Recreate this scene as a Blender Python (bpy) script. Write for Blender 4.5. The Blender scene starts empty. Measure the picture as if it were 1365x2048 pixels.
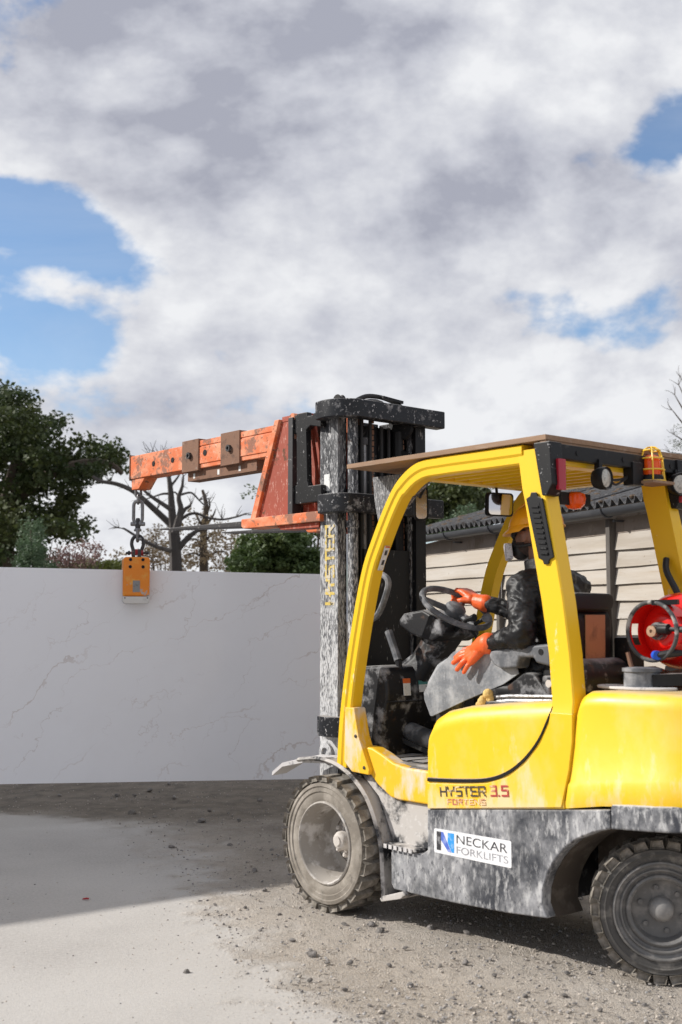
import bpy, bmesh, math, random
import numpy as np
from mathutils import Vector, Matrix, noise as mnoise
random.seed(7); RNG = np.random.default_rng(7)
R = math.radians
scene = bpy.context.scene
C = scene.collection

# ------------------------------------------------------------------ camera
cam_d = bpy.data.cameras.new('camera'); cam = bpy.data.objects.new('camera', cam_d); C.objects.link(cam)
scene.camera = cam
cam_d.sensor_fit = 'VERTICAL'; cam_d.sensor_height = 36; cam_d.sensor_width = 24
cam_d.lens = 2400/2048*36
cam.location = (0, 0, 1.5); cam.rotation_euler = (R(90)+math.atan(216/2400), 0, 0)
cam_d.clip_start = .1; cam_d.clip_end = 2000
cam_d.dof.use_dof = True; cam_d.dof.focus_distance = 7.6; cam_d.dof.aperture_fstop = 3.2
scene.render.resolution_x = 682; scene.render.resolution_y = 1024

# ------------------------------------------------------------------ sun + sky
SUN_EL = R(33); SH = Vector((-.995, .06)).normalized()
sun_dir = Vector((SH.x*math.cos(SUN_EL), SH.y*math.cos(SUN_EL), math.sin(SUN_EL)))
sd = bpy.data.lights.new('sun', 'SUN'); sd.energy = 5.0; sd.angle = R(.53); sd.color = (1, .96, .90)
so = bpy.data.objects.new('sun', sd); C.objects.link(so); so.rotation_euler = sun_dir.to_track_quat('Z', 'Y').to_euler()
so.location = (-20, 10, 30)
vs = scene.view_settings; vs.view_transform = 'Standard'; vs.look = 'None'; vs.gamma = 1; vs.exposure = 0.0
vs.use_curve_mapping = False

world = bpy.data.worlds.new('World'); scene.world = world; world.use_nodes = True
world.cycles.sampling_method = 'MANUAL'; world.cycles.sample_map_resolution = 256
def build_world():
    nt = world.node_tree; nt.nodes.clear(); N = nt.nodes.new; Lk = nt.links.new
    out = N('ShaderNodeOutputWorld')
    sky = N('ShaderNodeTexSky'); sky.sky_type = 'NISHITA'; sky.sun_disc = False
    sky.sun_elevation = SUN_EL; sky.sun_rotation = math.atan2(SH.x, SH.y)
    sky.air_density = 1.0; sky.dust_density = .1; sky.ozone_density = 3.5
    bg = N('ShaderNodeBackground'); bg.inputs[1].default_value = .15; Lk(sky.outputs[0], bg.inputs[0])
    tc = N('ShaderNodeTexCoord')
    def mth(op, a, b=None, c=None, clamp=False):
        n = N('ShaderNodeMath'); n.operation = op; n.use_clamp = clamp
        for i, v in enumerate((a, b, c)):
            if v is None: continue
            if isinstance(v, (int, float)): n.inputs[i].default_value = v
            else: Lk(v, n.inputs[i])
        return n.outputs[0]
    def noise(off, scale, detail, rough, dist=0., zs=1.7):
        mp = N('ShaderNodeMapping'); mp.inputs['Location'].default_value = off; mp.inputs['Scale'].default_value = (1, 1, zs)
        Lk(tc.outputs['Generated'], mp.inputs[0])
        n = N('ShaderNodeTexNoise'); n.inputs['Scale'].default_value = scale; n.inputs['Detail'].default_value = detail
        n.inputs['Roughness'].default_value = rough; n.inputs['Distortion'].default_value = dist
        Lk(mp.outputs[0], n.inputs['Vector']); return n.outputs[0]
    base = (.8, .6, 1.9); zs = 1.6
    sx, sy, sz = -.030, .0, .034
    f1 = noise(base, 3.0, 13, .575, .08, zs)
    f2 = noise((base[0]-sx*1., base[1], base[2]-sz*zs), 3.0, 13, .575, .08, zs)
    f3 = noise((base[0]+.10, base[1], base[2]+.13*zs), 3.0, 3, .5, .05, zs)
    wisp = noise((7.3, 2.4, 5.2), 2.2, 9, .62, .6, 3.2)
    # openings in the cloud deck, as directions (real breaks at fixed places in the sky)
    bias = None
    sep = N('ShaderNodeSeparateXYZ'); Lk(tc.outputs['Generated'], sep.inputs[0])
    def hole(px, py, r, a, sxz=1.0):
        nonlocal bias
        p = math.atan(216/2400); u = (px-682.5)/2400; v = (1024-py)/2400
        d = Vector((u, math.cos(p)-v*math.sin(p), math.sin(p)+v*math.cos(p))).normalized()
        dx = mth('MULTIPLY', mth('SUBTRACT', sep.outputs[0], d.x), 1/sxz); dy = mth('SUBTRACT', sep.outputs[1], d.y); dz = mth('SUBTRACT', sep.outputs[2], d.z)
        q = mth('SQRT', mth('ADD', mth('ADD', mth('MULTIPLY', dx, dx), mth('MULTIPLY', dy, dy)), mth('MULTIPLY', dz, dz)))
        mr = N('ShaderNodeMapRange'); mr.interpolation_type = 'SMOOTHSTEP'; Lk(q, mr.inputs[0])
        mr.inputs[1].default_value = 0; mr.inputs[2].default_value = r; mr.inputs[3].default_value = a; mr.inputs[4].default_value = 0
        bias = mr.outputs[0] if bias is None else mth('ADD', bias, mr.outputs[0])
    HOLES(hole)
    dens = mth('SUBTRACT', mth('ADD', f1, .075), bias)
    mr = N('ShaderNodeMapRange'); mr.interpolation_type = 'SMOOTHSTEP'; Lk(dens, mr.inputs[0])
    mr.inputs[1].default_value = .445; mr.inputs[2].default_value = .520
    # thin high veil that softens the blue here and there
    wv = N('ShaderNodeMapRange'); Lk(wisp, wv.inputs[0]); wv.inputs[1].default_value = .38; wv.inputs[2].default_value = .72; wv.inputs[4].default_value = .2
    # pale haze near the horizon, all round
    hz = N('ShaderNodeMapRange'); Lk(sep.outputs[2], hz.inputs[0]); hz.inputs[1].default_value = .0; hz.inputs[2].default_value = .24; hz.inputs[3].default_value = .5; hz.inputs[4].default_value = 0.
    mask = mth('MAXIMUM', mth('MAXIMUM', mr.outputs[0], wv.outputs[0]), hz.outputs[0])
    d1 = mth('MULTIPLY', mth('SUBTRACT', f1, f2), 4.2); d2 = mth('MULTIPLY', mth('SUBTRACT', f1, f3), 1.5)
    thick = mth('MULTIPLY', mth('SUBTRACT', dens, .56), -1.2)
    sh = mth('ADD', mth('ADD', d1, d2), mth('ADD', thick, .58), clamp=False)
    cr = N('ShaderNodeValToRGB'); Lk(sh, cr.inputs[0]); e = cr.color_ramp
    e.elements[0].position = .0; e.elements[0].color = (.40, .415, .49, 1)
    e.elements[1].position = .88; e.elements[1].color = (.87, .88, .905, 1)
    m = e.elements.new(.34); m.color = (.585, .60, .665, 1)
    bgc = N('ShaderNodeBackground'); bgc.inputs[1].default_value = 1.0; Lk(cr.outputs[0], bgc.inputs[0])
    mix = N('ShaderNodeMixShader'); Lk(mask, mix.inputs[0]); Lk(bg.outputs[0], mix.inputs[1]); Lk(bgc.outputs[0], mix.inputs[2])
    Lk(mix.outputs[0], out.inputs[0])
def HOLES(hole):
    hole(10, 440, .075, .26); hole(150, 450, .055, .20); hole(250, 520, .055, .13, 1.4); hole(40, 660, .07, .14); hole(180, 700, .05, .09)
    hole(1365, 260, .06, .20); hole(745, 130, .03, .11); hole(1150, 640, .085, .115, 1.7); hole(1340, 620, .07, .09); hole(330, 950, .05, .06)
    hole(430, 240, .2, -.07, 1.3); hole(420, 740, .09, -.05, 1.6); hole(1100, 850, .08, -.05, 1.8)
build_world()

# ------------------------------------------------------------------ materials
def mat(name, col, rough=.55, metal=0., var=.12, vscale=6., layers=(), bump=None, coord='Object', stretch=(1,1,1), rnd=0., spec=.5, extra=None, top=None):
    """col + slow value variation, then layers: (colour, scale, lo, hi, detail, amount, roughness, stretch, height(z0,z1) or None)"""
    m = bpy.data.materials.new(name); m.use_nodes = True; nt = m.node_tree; N = nt.nodes.new; Lk = nt.links.new
    b = nt.nodes['Principled BSDF']; b.inputs['Metallic'].default_value = metal; b.inputs['Specular IOR Level'].default_value = spec
    tc = N('ShaderNodeTexCoord'); src = tc.outputs[coord]
    if rnd:
        oi = N('ShaderNodeObjectInfo'); va = N('ShaderNodeVectorMath'); va.operation = 'MULTIPLY_ADD'
        cb = N('ShaderNodeCombineXYZ'); Lk(oi.outputs['Random'], cb.inputs[0]); Lk(oi.outputs['Random'], cb.inputs[2])
        Lk(cb.outputs[0], va.inputs[0]); va.inputs[1].default_value = (37, 11, 53); Lk(src, va.inputs[2]); src = va.outputs[0]
    def nz(scale, detail=6, st=(1,1,1), rough_=.6, off=0.):
        mp = N('ShaderNodeMapping'); mp.inputs['Scale'].default_value = st; mp.inputs['Location'].default_value = (off, off*.7, off*1.3)
        Lk(src, mp.inputs[0]); n = N('ShaderNodeTexNoise'); n.inputs['Scale'].default_value = scale; n.inputs['Detail'].default_value = detail
        n.inputs['Roughness'].default_value = rough_; Lk(mp.outputs[0], n.inputs['Vector']); return n.outputs[0]
    def mixc(fac, a, c):
        x = N('ShaderNodeMix'); x.data_type = 'RGBA'
        if isinstance(fac, float): x.inputs[0].default_value = fac
        else: Lk(fac, x.inputs[0])
        for s, v in ((6, a), (7, c)):
            if isinstance(v, tuple): x.inputs[s].default_value = (*v[:3], 1)
            else: Lk(v, x.inputs[s])
        return x.outputs[2]
    lo = tuple(c*(1-var) for c in col); hi = tuple(min(1, c*(1+var)) for c in col)
    cur = mixc(nz(vscale, 5, stretch), lo, hi)
    if rnd:
        bc = N('ShaderNodeHueSaturation'); Lk(cur, bc.inputs['Color'])
        mr = N('ShaderNodeMapRange'); Lk(oi.outputs['Random'], mr.inputs[0]); mr.inputs[3].default_value = 1-rnd; mr.inputs[4].default_value = 1+rnd
        Lk(mr.outputs[0], bc.inputs['Value']); cur = bc.outputs[0]
    rg = rough; rsock = None
    for i, ly in enumerate(layers):
        c2, sc, a, z, det, amt, rr, st, hz = (list(ly)+[None]*9)[:9]
        n = nz(sc, det or 8, st or (1,1,1), .65, 3.7*(i+1))
        if hz:
            sp = N('ShaderNodeSeparateXYZ'); Lk(tc.outputs['Object'], sp.inputs[0])
            h = N('ShaderNodeMapRange'); Lk(sp.outputs[2], h.inputs[0]); h.inputs[1].default_value = hz[0]; h.inputs[2].default_value = hz[1]
            h.inputs[3].default_value = hz[2]; h.inputs[4].default_value = hz[3]
            ad = N('ShaderNodeMath'); ad.operation = 'ADD'; Lk(n, ad.inputs[0]); Lk(h.outputs[0], ad.inputs[1]); n = ad.outputs[0]
        mr = N('ShaderNodeMapRange'); Lk(n, mr.inputs[0]); mr.inputs[1].default_value = a; mr.inputs[2].default_value = z; mr.inputs[4].default_value = amt or 1.
        cur = mixc(mr.outputs[0], cur, c2)
        if rr is not None:
            x = N('ShaderNodeMix'); Lk(mr.outputs[0], x.inputs[0])
            if rsock is None: x.inputs[2].default_value = rg
            else: Lk(rsock, x.inputs[2])
            x.inputs[3].default_value = rr; rsock = x.outputs[0]
    if top:
        ge = N('ShaderNodeNewGeometry'); sp = N('ShaderNodeSeparateXYZ'); Lk(ge.outputs['Normal'], sp.inputs[0])
        ad = N('ShaderNodeMath'); ad.operation = 'MULTIPLY_ADD'; Lk(nz(9, 8, (1,1,1), .65, 21.), ad.inputs[0]); ad.inputs[1].default_value = .5; Lk(sp.outputs[2], ad.inputs[2])
        mr = N('ShaderNodeMapRange'); Lk(ad.outputs[0], mr.inputs[0]); mr.inputs[1].default_value = .95; mr.inputs[2].default_value = 1.25; mr.inputs[4].default_value = top[1]
        cur = mixc(mr.outputs[0], cur, top[0])
    Lk(cur, b.inputs['Base Color'])
    if rsock is None: b.inputs['Roughness'].default_value = rough
    else: Lk(rsock, b.inputs['Roughness'])
    if bump:
        bn = N('ShaderNodeBump'); bn.inputs['Distance'].default_value = bump[1]; bn.inputs['Strength'].default_value = bump[2] if len(bump) > 2 else .6
        Lk(nz(bump[0], 8, bump[3] if len(bump) > 3 else (1,1,1)), bn.inputs['Height']); Lk(bn.outputs[0], b.inputs['Normal'])
    if extra: extra(nt, b, N, Lk, cur)
    return m

DUST = (.52, .49, .46); WDUST = (.62, .61, .61)
M = {}
M['yellow'] = mat('yellow paint', (.85, .53, .018), .38, var=.05, vscale=3, layers=[
    ((.78, .58, .26), 3.0, .48, .78, 8, .55, .7, (1,1,.6), None),
    ((.72, .60, .42), 9, .60, .74, 9, .7, .85, (1,1,.35), (.55, 1.15, .22, -.12)),
    ((.30, .22, .10), 26, .735, .76, 3, .7, .8)], top=((.60, .47, .30), .85), bump=(5, .012, .12))
M['yellow_pillar'] = mat('yellow paint guard', (.86, .53, .015), .36, var=.04, vscale=3, layers=[
    ((.80, .66, .42), 14, .66, .72, 9, .8, .85, (1,1,.5), (.75, 1.5, .10, 0)),
    ((.85, .72, .45), 40, .73, .76, 3, .8, .8)])
M['yellow_dusty'] = mat('dusty yellow paint', (.84, .48, .015), .5, layers=[
    ((.66, .58, .50), 8, .46, .60, 9, .9, .9, (1,1,.4))])
M['black'] = mat('black paint', (.008, .008, .009), .45, spec=.3, layers=[(WDUST, 30, .63, .68, 10, .7, .9), (WDUST, 90, .66, .72, 4, .6, .9)], top=(DUST, .6))
M['black_clean'] = mat('black plastic', (.008, .008, .009), .5, spec=.3, layers=[(DUST, 14, .60, .9, 9, .3, .9)], top=(DUST, .5))
M['mast_dusty'] = mat('black steel with white dust', (.022, .023, .028), .5, layers=[
    ((.30, .30, .31), 9, .46, .66, 12, .6, .9, (1,1,.25), (.6, 2.8, .16, -.05)),
    ((.62, .62, .62), 130, .50, .62, 9, .75, .95, (1,1,.25), (.6, 2.8, .12, -.05)),
    (WDUST, 26, .60, .68, 9, .7, .95, (1,1,.5), (.6, 2.8, .07, -.03)),
    ((.02, .02, .024), 40, .60, .68, 8, .75, .5, (1,1,.3)), ((.10, .05, .03), 8, .66, .72, 6, .7, .9)], bump=(60, .004, .5))
M['bar_dusty'] = mat('black crossbar with dust specks', (.010, .011, .014), .42, spec=.35, top=(DUST, .7), layers=[
    (WDUST, 55, .60, .68, 6, .85, .95), (WDUST, 14, .56, .68, 10, .45, .95)])
M['mast_dark'] = mat('dark greasy steel', (.008, .008, .009), .5, spec=.3, layers=[(DUST, 40, .62, .70, 10, .5, .9, (1,1,.3))])
M['frame_dusty'] = mat('dusty black frame', (.035, .038, .048), .6, var=.3, top=((.62, .60, .58), .9), layers=[
    ((.36, .36, .37), 6, .38, .62, 12, .9, .95, (1,1,.8)),
    ((.55, .545, .54), 34, .50, .64, 11, .75, .95, (1.2,1,.45)),
    ((.05, .053, .063), 48, .54, .64, 8, .75, .8, (1,1,.55)),
    ((.018, .021, .028), 2.7, .54, .66, 10, .75, .5)])
M['fender_dusty'] = mat('dusty fender', (.025, .026, .03), .6, layers=[
    ((.50, .47, .44), 5, .44, .54, 11, .95, .95), ((.60, .58, .56), 40, .55, .64, 6, .6, .95)])
M['white_dusty'] = mat('white caked dust', (.55, .53, .52), .95, layers=[((.07, .07, .08), 14, .55, .66, 10, .8, .7, (1,1,.5))])
M['liner'] = mat('dirty brown liner', (.085, .068, .054), .95, layers=[((.17, .145, .12), 14, .5, .66, 9, .7)])
M['interior'] = mat('dusty black plastic', (.010, .010, .012), .5, spec=.35, top=((.42, .41, .40), .8), layers=[
    ((.36, .36, .37), 10, .53, .68, 11, .8, .95), ((.12, .06, .035), 6, .62, .70, 6, .6, .9)], bump=(30, .004, .4))
M['interior_grey'] = mat('grey dusty plastic', (.09, .095, .105), .55, layers=[((.33, .33, .34), 11, .46, .66, 10, .75, .9)])
M['tyre'] = mat('dusty tyre rubber', (.20, .175, .145), .9, layers=[((.40, .36, .31), 9, .44, .66, 9, .8, .95), ((.055, .05, .046), 16, .58, .72, 9, .8, .8)], bump=(70, .003, .5))
M['tyre_rear'] = mat('dark tyre rubber', (.085, .08, .074), .85, layers=[((.36, .33, .29), 12, .52, .70, 9, .7, .95)], bump=(70, .003, .5))
M['tread'] = mat('tread rubber', (.16, .142, .118), .9, layers=[((.42, .38, .33), 18, .45, .70, 9, .8, .95), ((.04, .037, .035), 20, .60, .70, 6, .8, .8)], bump=(90, .003, .5))
M['rim'] = mat('dusty wheel rim', (.34, .31, .275), .85, layers=[((.64, .61, .58), 10, .5, .62, 9, .8, .95), ((.14, .12, .10), 14, .60, .70, 7, .6, .8)])
M['hub_grey'] = mat('grey hub cap', (.26, .25, .24), .5, layers=[((.42, .39, .36), 30, .5, .65, 6, .5, .8)])
M['rim_grey'] = mat('grey wheel rim', (.15, .145, .14), .42, layers=[((.40, .37, .34), 14, .50, .68, 8, .6, .9)])
M['hub'] = mat('dusty hub', (.55, .51, .47), .9, layers=[((.30, .26, .22), 30, .5, .65, 6, .6, .9)], bump=(40, .004, .5))
M['orange'] = mat('worn orange paint', (.64, .145, .04), .55, layers=[
    ((.78, .38, .23), 7, .44, .62, 11, .8, .85, (.6,1,1)), ((.22, .12, .085), 7, .545, .59, 11, .85, .9), ((.15, .08, .05), 26, .60, .64, 10, .85, .9), ((.66, .58, .52), 60, .63, .68, 5, .75, .95)], bump=(80, .002, .5))
M['orange_deep'] = mat('faded red orange paint', (.30, .048, .020), .6, layers=[
    ((.55, .30, .24), 70, .56, .64, 9, .75, .9, (1,1,.35)), ((.10, .055, .03), 5, .60, .63, 11, .95, .95)])
M['rust'] = mat('rusty steel plate', (.20, .105, .065), .85, layers=[((.42, .40, .37), 30, .62, .70, 8, .7, .95), ((.07, .04, .03), 14, .55, .65, 8, .6, .9)], bump=(90, .003, .6))
M['steel'] = mat('galvanised steel', (.24, .24, .245), .42, metal=.75, layers=[((.10, .09, .085), 25, .52, .66, 7, .8, .7)])
M['dark_steel'] = mat('dark steel', (.05, .048, .05), .5, metal=.4, layers=[(DUST, 40, .6, .7, 9, .6, .9)])
M['red'] = mat('red shackle paint', (.36, .018, .022), .4, layers=[((.06, .04, .04), 30, .55, .65, 6, .7, .6)])
M['clamp_orange'] = mat('worn clamp paint', (.78, .23, .008), .42, layers=[((.40, .40, .39), 9, .60, .64, 9, .9, .6), ((.70, .45, .1), 12, .55, .7, 6, .6, .5)])
M['clamp_white'] = mat('white rubber pad', (.62, .60, .57), .7, layers=[((.25, .23, .2), 16, .6, .7, 8, .6, .9)])
M['gas_red'] = mat('red gas cylinder paint', (.74, .014, .009), .22, var=.08, layers=[((.25, .02, .015), 12, .60, .75, 8, .5, .5), (DUST, 20, .70, .80, 8, .35, .9)])
M['gas_ring'] = mat('worn collar ring', (.05, .05, .052), .55, layers=[((.42, .40, .37), 14, .52, .62, 8, .85, .9)])
M['brass'] = mat('brass', (.40, .25, .16), .55, metal=.4, layers=[((.2, .14, .1), 40, .5, .6, 6, .6, .8)])
M['blue'] = mat('blue plastic', (.01, .09, .55), .4)
M['black_rubber'] = mat('black rubber hose', (.015, .015, .016), .6)
M['wood_roof'] = mat('weathered plywood', (.27, .165, .10), .75, var=.3, vscale=14, stretch=(.4,3,3), layers=[((.46, .38, .31), 14, .55, .75, 8, .6, .9, (.3,2,2))], bump=(40, .002, .5, (.3,3,3)))
M['amber'] = mat('amber lens', (.85, .10, .006), .2)
M['lens_red'] = mat('red reflector lens', (.36, .015, .03), .2)
M['lamp_glass'] = mat('lamp glass', (.50, .49, .44), .15, layers=[((.2, .2, .18), 60, .5, .6, 3, .6, .3)])
M['mirror'] = mat('mirror glass', (.85, .85, .85), .03, metal=1., var=.02)
M['mirror_dusty'] = mat('dusty mirror glass', (.72, .68, .62), .18, metal=.8, layers=[((.5, .45, .4), 20, .5, .8, 8, .5, .8)])
M['floor_mat'] = mat('dusty floor mat', (.16, .15, .14), .9, layers=[((.40, .38, .36), 8, .45, .65, 9, .9, .95)])
M['copper_panel'] = mat('brown reflector panel', (.36, .17, .085), .5, layers=[((.16, .08, .05), 12, .52, .7, 8, .7, .8)])
M['foam'] = mat('torn yellow foam', (.66, .46, .17), .95, bump=(60, .01, .8))
M['label_white'] = mat('label white', (.68, .68, .66), .5, layers=[((.3, .3, .3), 60, .55, .65, 4, .6, .8)])
M['label_orange'] = mat('label orange', (.65, .13, .02), .5)
M['label_green'] = mat('label green', (.05, .22, .20), .5)
M['sticker_white'] = mat('sticker white', (.76, .76, .77), .45, layers=[((.45, .44, .42), 25, .60, .72, 8, .6, .9)])
M['ink_black'] = mat('sticker ink', (.035, .035, .04), .5, layers=[((.35, .35, .36), 30, .52, .64, 7, .7, .9)])
M['ink_grey'] = mat('sticker grey ink', (.28, .28, .30), .5, layers=[((.6, .6, .6), 30, .5, .62, 7, .6, .9)])
M['ink_blue'] = mat('sticker blue ink', (.08, .15, .55), .5, layers=[((.35, .40, .65), 40, .5, .62, 7, .8, .9)])
M['ink_cyan'] = mat('sticker light blue ink', (.03, .30, .72), .5, layers=[((.25, .45, .7), 40, .52, .64, 7, .8, .9)])
M['decal_black'] = mat('worn black decal', (.05, .04, .035), .5, layers=[((.82, .62, .30), 18, .53, .60, 7, .95, .8)])
M['decal_red'] = mat('worn red decal', (.42, .05, .045), .5, layers=[((.82, .62, .32), 18, .54, .66, 7, .9, .8)])
M['decal_red2'] = mat('faded red decal', (.50, .14, .10), .5, layers=[((.80, .60, .36), 24, .46, .58, 7, .95, .8)])
M['decal_yellow'] = mat('worn yellow decal', (.60, .44, .10), .5, layers=[((.50, .49, .48), 40, .46, .56, 9, .95, .9), ((.04, .04, .045), 30, .58, .64, 8, .9, .8)])
# slab: white engineered stone with thin grey-brown veins
def vein_extra(nt, b, N, Lk, cur):
    tc = N('ShaderNodeTexCoord')
    def vein(scale, w, rot, dist, amt, prev, col, cover):
        mp = N('ShaderNodeMapping'); mp.inputs['Rotation'].default_value = rot; mp.inputs['Scale'].default_value = (1, 1, 1); Lk(tc.outputs['Object'], mp.inputs[0])
        nd = N('ShaderNodeTexNoise'); nd.inputs['Scale'].default_value = 2.2; nd.inputs['Detail'].default_value = 5; nd.inputs['Roughness'].default_value = .58; Lk(mp.outputs[0], nd.inputs['Vector'])
        sb = N('ShaderNodeVectorMath'); sb.operation = 'MULTIPLY_ADD'; Lk(nd.outputs[1], sb.inputs[0]); sb.inputs[1].default_value = (dist,)*3; Lk(mp.outputs[0], sb.inputs[2])
        wv = N('ShaderNodeTexWave'); wv.inputs['Scale'].default_value = scale; wv.inputs['Distortion'].default_value = 0; Lk(sb.outputs[0], wv.inputs['Vector'])
        mr = N('ShaderNodeMapRange'); Lk(wv.outputs[1], mr.inputs[0]); mr.inputs[1].default_value = 1-w; mr.inputs[2].default_value = 1.0; mr.inputs[4].default_value = amt
        cv = N('ShaderNodeTexNoise'); cv.inputs['Scale'].default_value = cover; cv.inputs['Detail'].default_value = 4; Lk(mp.outputs[0], cv.inputs['Vector'])
        m2 = N('ShaderNodeMapRange'); Lk(cv.outputs[0], m2.inputs[0]); m2.inputs[1].default_value = .47; m2.inputs[2].default_value = .62
        mu = N('ShaderNodeMath'); mu.operation = 'MULTIPLY'; Lk(mr.outputs[0], mu.inputs[0]); Lk(m2.outputs[0], mu.inputs[1])
        x = N('ShaderNodeMix'); x.data_type = 'RGBA'; Lk(mu.outputs[0], x.inputs[0]); Lk(prev, x.inputs[6]); x.inputs[7].default_value = (*col, 1); return x.outputs[2]
    c = vein(.62, .0038, (0, R(-50), 0), .75, .48, cur, (.46, .38, .34), 2.0)
    c = vein(1.0, .0030, (0, R(-36), 0), .9, .40, c, (.44, .37, .35), 2.6)
    c = vein(.85, .0028, (0, R(-62), R(8)), 1.0, .36, c, (.48, .40, .36), 2.0)
    Lk(c, b.inputs['Base Color'])
M['slab'] = mat('white veined stone', (.80, .80, .825), .16, var=.02, vscale=2, layers=[((.75, .745, .765), 1.6, .5, .75, 5, .5, None)], extra=vein_extra)
M['slab_edge'] = M['slab']
# person
M['jacket'] = mat('black leather jacket', (.007, .007, .008), .46, spec=.35, layers=[((.085, .085, .09), 11, .52, .70, 10, .7, .65, (1,1,1)), ((.22, .22, .22), 60, .66, .74, 5, .5, .9)], bump=(9, .02, .45, (1,1,.7)))
M['trouser'] = mat('dark work trousers', (.03, .03, .03), .8, layers=[((.25, .24, .22), 14, .52, .65, 8, .7, .9)])
M['skin'] = mat('skin', (.20, .095, .06), .5, var=.1)
M['beard'] = mat('beard stubble', (.04, .022, .016), .7)
M['glove'] = mat('orange rubber glove', (.82, .125, .025), .42, var=.12, vscale=14, layers=[((.88, .33, .20), 18, .56, .70, 7, .5, .6)], bump=(28, .008, .5))
M['apron'] = mat('grey rubber apron', (.17, .18, .195), .48, layers=[((.42, .425, .43), 9, .42, .62, 10, .75, .75, (1,1,1)), ((.44, .44, .44), 60, .60, .66, 3, .5, .9, (1.5,1,.3))], bump=(6, .02, .5))
M['boot'] = mat('dusty rubber boot', (.055, .058, .062), .5, layers=[((.26, .26, .265), 12, .48, .66, 9, .8, .85)])
M['hat'] = mat('yellow hard hat', (.84, .36, .008), .32, var=.04)
M['mask_black'] = mat('black respirator rubber', (.012, .012, .013), .55)
M['mask_filter'] = mat('grey filter cartridge', (.58, .57, .59), .6, layers=[((.16, .16, .18), 60, .52, .6, 3, .6, .8, (1,1,3))])
# yard
M['board'] = mat('weathered larch board', (.40, .352, .295), .85, var=.16, vscale=10, stretch=(.12,2,2.2), rnd=.10, layers=[
    ((.50, .47, .43), 5, .42, .66, 7, .8, None, (.15,1,1.5)), ((.30, .20, .12), 9, .64, .74, 8, .7, None, (.12,1,3)), ((.16, .11, .07), 22, .745, .765, 2, .9, None)], bump=(30, .004, .5, (.1,1,3)))
M['soffit'] = mat('stained fascia board', (.27, .225, .19), .9, var=.3, vscale=9, stretch=(.4,1,1), layers=[((.14, .10, .07), 8, .55, .68, 9, .7, None, (1,1,.4)), ((.45, .38, .30), 7, .56, .7, 8, .5, None)])
M['post'] = mat('grey weathered post', (.10, .088, .078), .9, var=.3, vscale=14, stretch=(3,3,.2), layers=[((.24, .22, .20), 14, .54, .70, 9, .7, None, (3,3,.25))], bump=(30, .004, .6, (3,3,.2)))
M['roofing'] = mat('grey fibre cement roofing', (.105, .104, .107), .95, var=.35, vscale=9, rnd=.15, layers=[((.24, .23, .225), 24, .56, .68, 9, .7), ((.05, .04, .034), 16, .54, .64, 9, .85)], bump=(60, .01, .8))
M['moss'] = mat('dry brown moss', (.085, .058, .038), 1., var=.4, vscale=20, bump=(80, .01, 1.))
M['gutter'] = mat('dark grey plastic gutter', (.045, .048, .055), .5, var=.1, layers=[((.13, .13, .135), 10, .5, .75, 8, .5, .8, (.3,1,1))])
M['sign_white'] = mat('sign white', (.8, .8, .8), .4)
M['sign_red'] = mat('sign red', (.6, .02, .05), .4)
M['sign_black'] = mat('sign black', (.02, .02, .02), .4)
M['bark_dead'] = mat('dead grey bark', (.070, .062, .058), .95, var=.3, vscale=3, layers=[((.15, .135, .125), 5, .54, .68, 8, .6, None, (1,1,.3))])
M['bark'] = mat('brown bark', (.085, .065, .048), .95, var=.3, vscale=3)
def leaf_mat(name, c1, c2, var=.35):
    def ex(nt, b, N, Lk, cur):
        tr = N('ShaderNodeBsdfTranslucent'); Lk(cur, tr.inputs[0]); mx = N('ShaderNodeMixShader'); mx.inputs[0].default_value = .28
        Lk(b.outputs[0], mx.inputs[1]); Lk(tr.outputs[0], mx.inputs[2]); Lk(mx.outputs[0], nt.nodes['Material Output'].inputs[0])
    return mat(name, c1, .6, var=var, vscale=1.2, layers=[(c2, .6, .42, .62, 6, .8)], extra=ex)
M['leaf_oak'] = leaf_mat('oak leaves', (.034, .056, .014), (.075, .088, .022))
M['leaf_pale'] = leaf_mat('pale green leaves', (.085, .135, .070), (.13, .18, .10))
M['leaf_bush'] = leaf_mat('dark green leaves', (.062, .10, .026), (.13, .15, .04))
M['leaf_brown'] = leaf_mat('autumn leaves', (.30, .225, .14), (.26, .20, .10))
M['leaf_rose'] = leaf_mat('reddish twigs', (.22, .13, .12), (.25, .18, .13))
M['leaf_hedge'] = leaf_mat('olive leaves', (.10, .12, .025), (.15, .14, .04))
M['stone'] = mat('grey stone', (.20, .19, .19), .9, var=.3, vscale=30, rnd=.45, layers=[((.42, .375, .32), 26, .46, .6, 6, .75), ((.5, .45, .39), 3, .5, .7, 3, .5)], bump=(50, .01, .8))
M['gravel'] = mat('mixed gravel', (.26, .245, .235), .9, var=.3, vscale=40, layers=[((.52, .46, .39), 35, .46, .52, 2, .9), ((.12, .115, .115), 31, .55, .60, 2, .9), ((.42, .41, .40), 23, .58, .62, 2, .8)])
M['brickwall'] = mat('render wall', (.5, .47, .42), .9)

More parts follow.
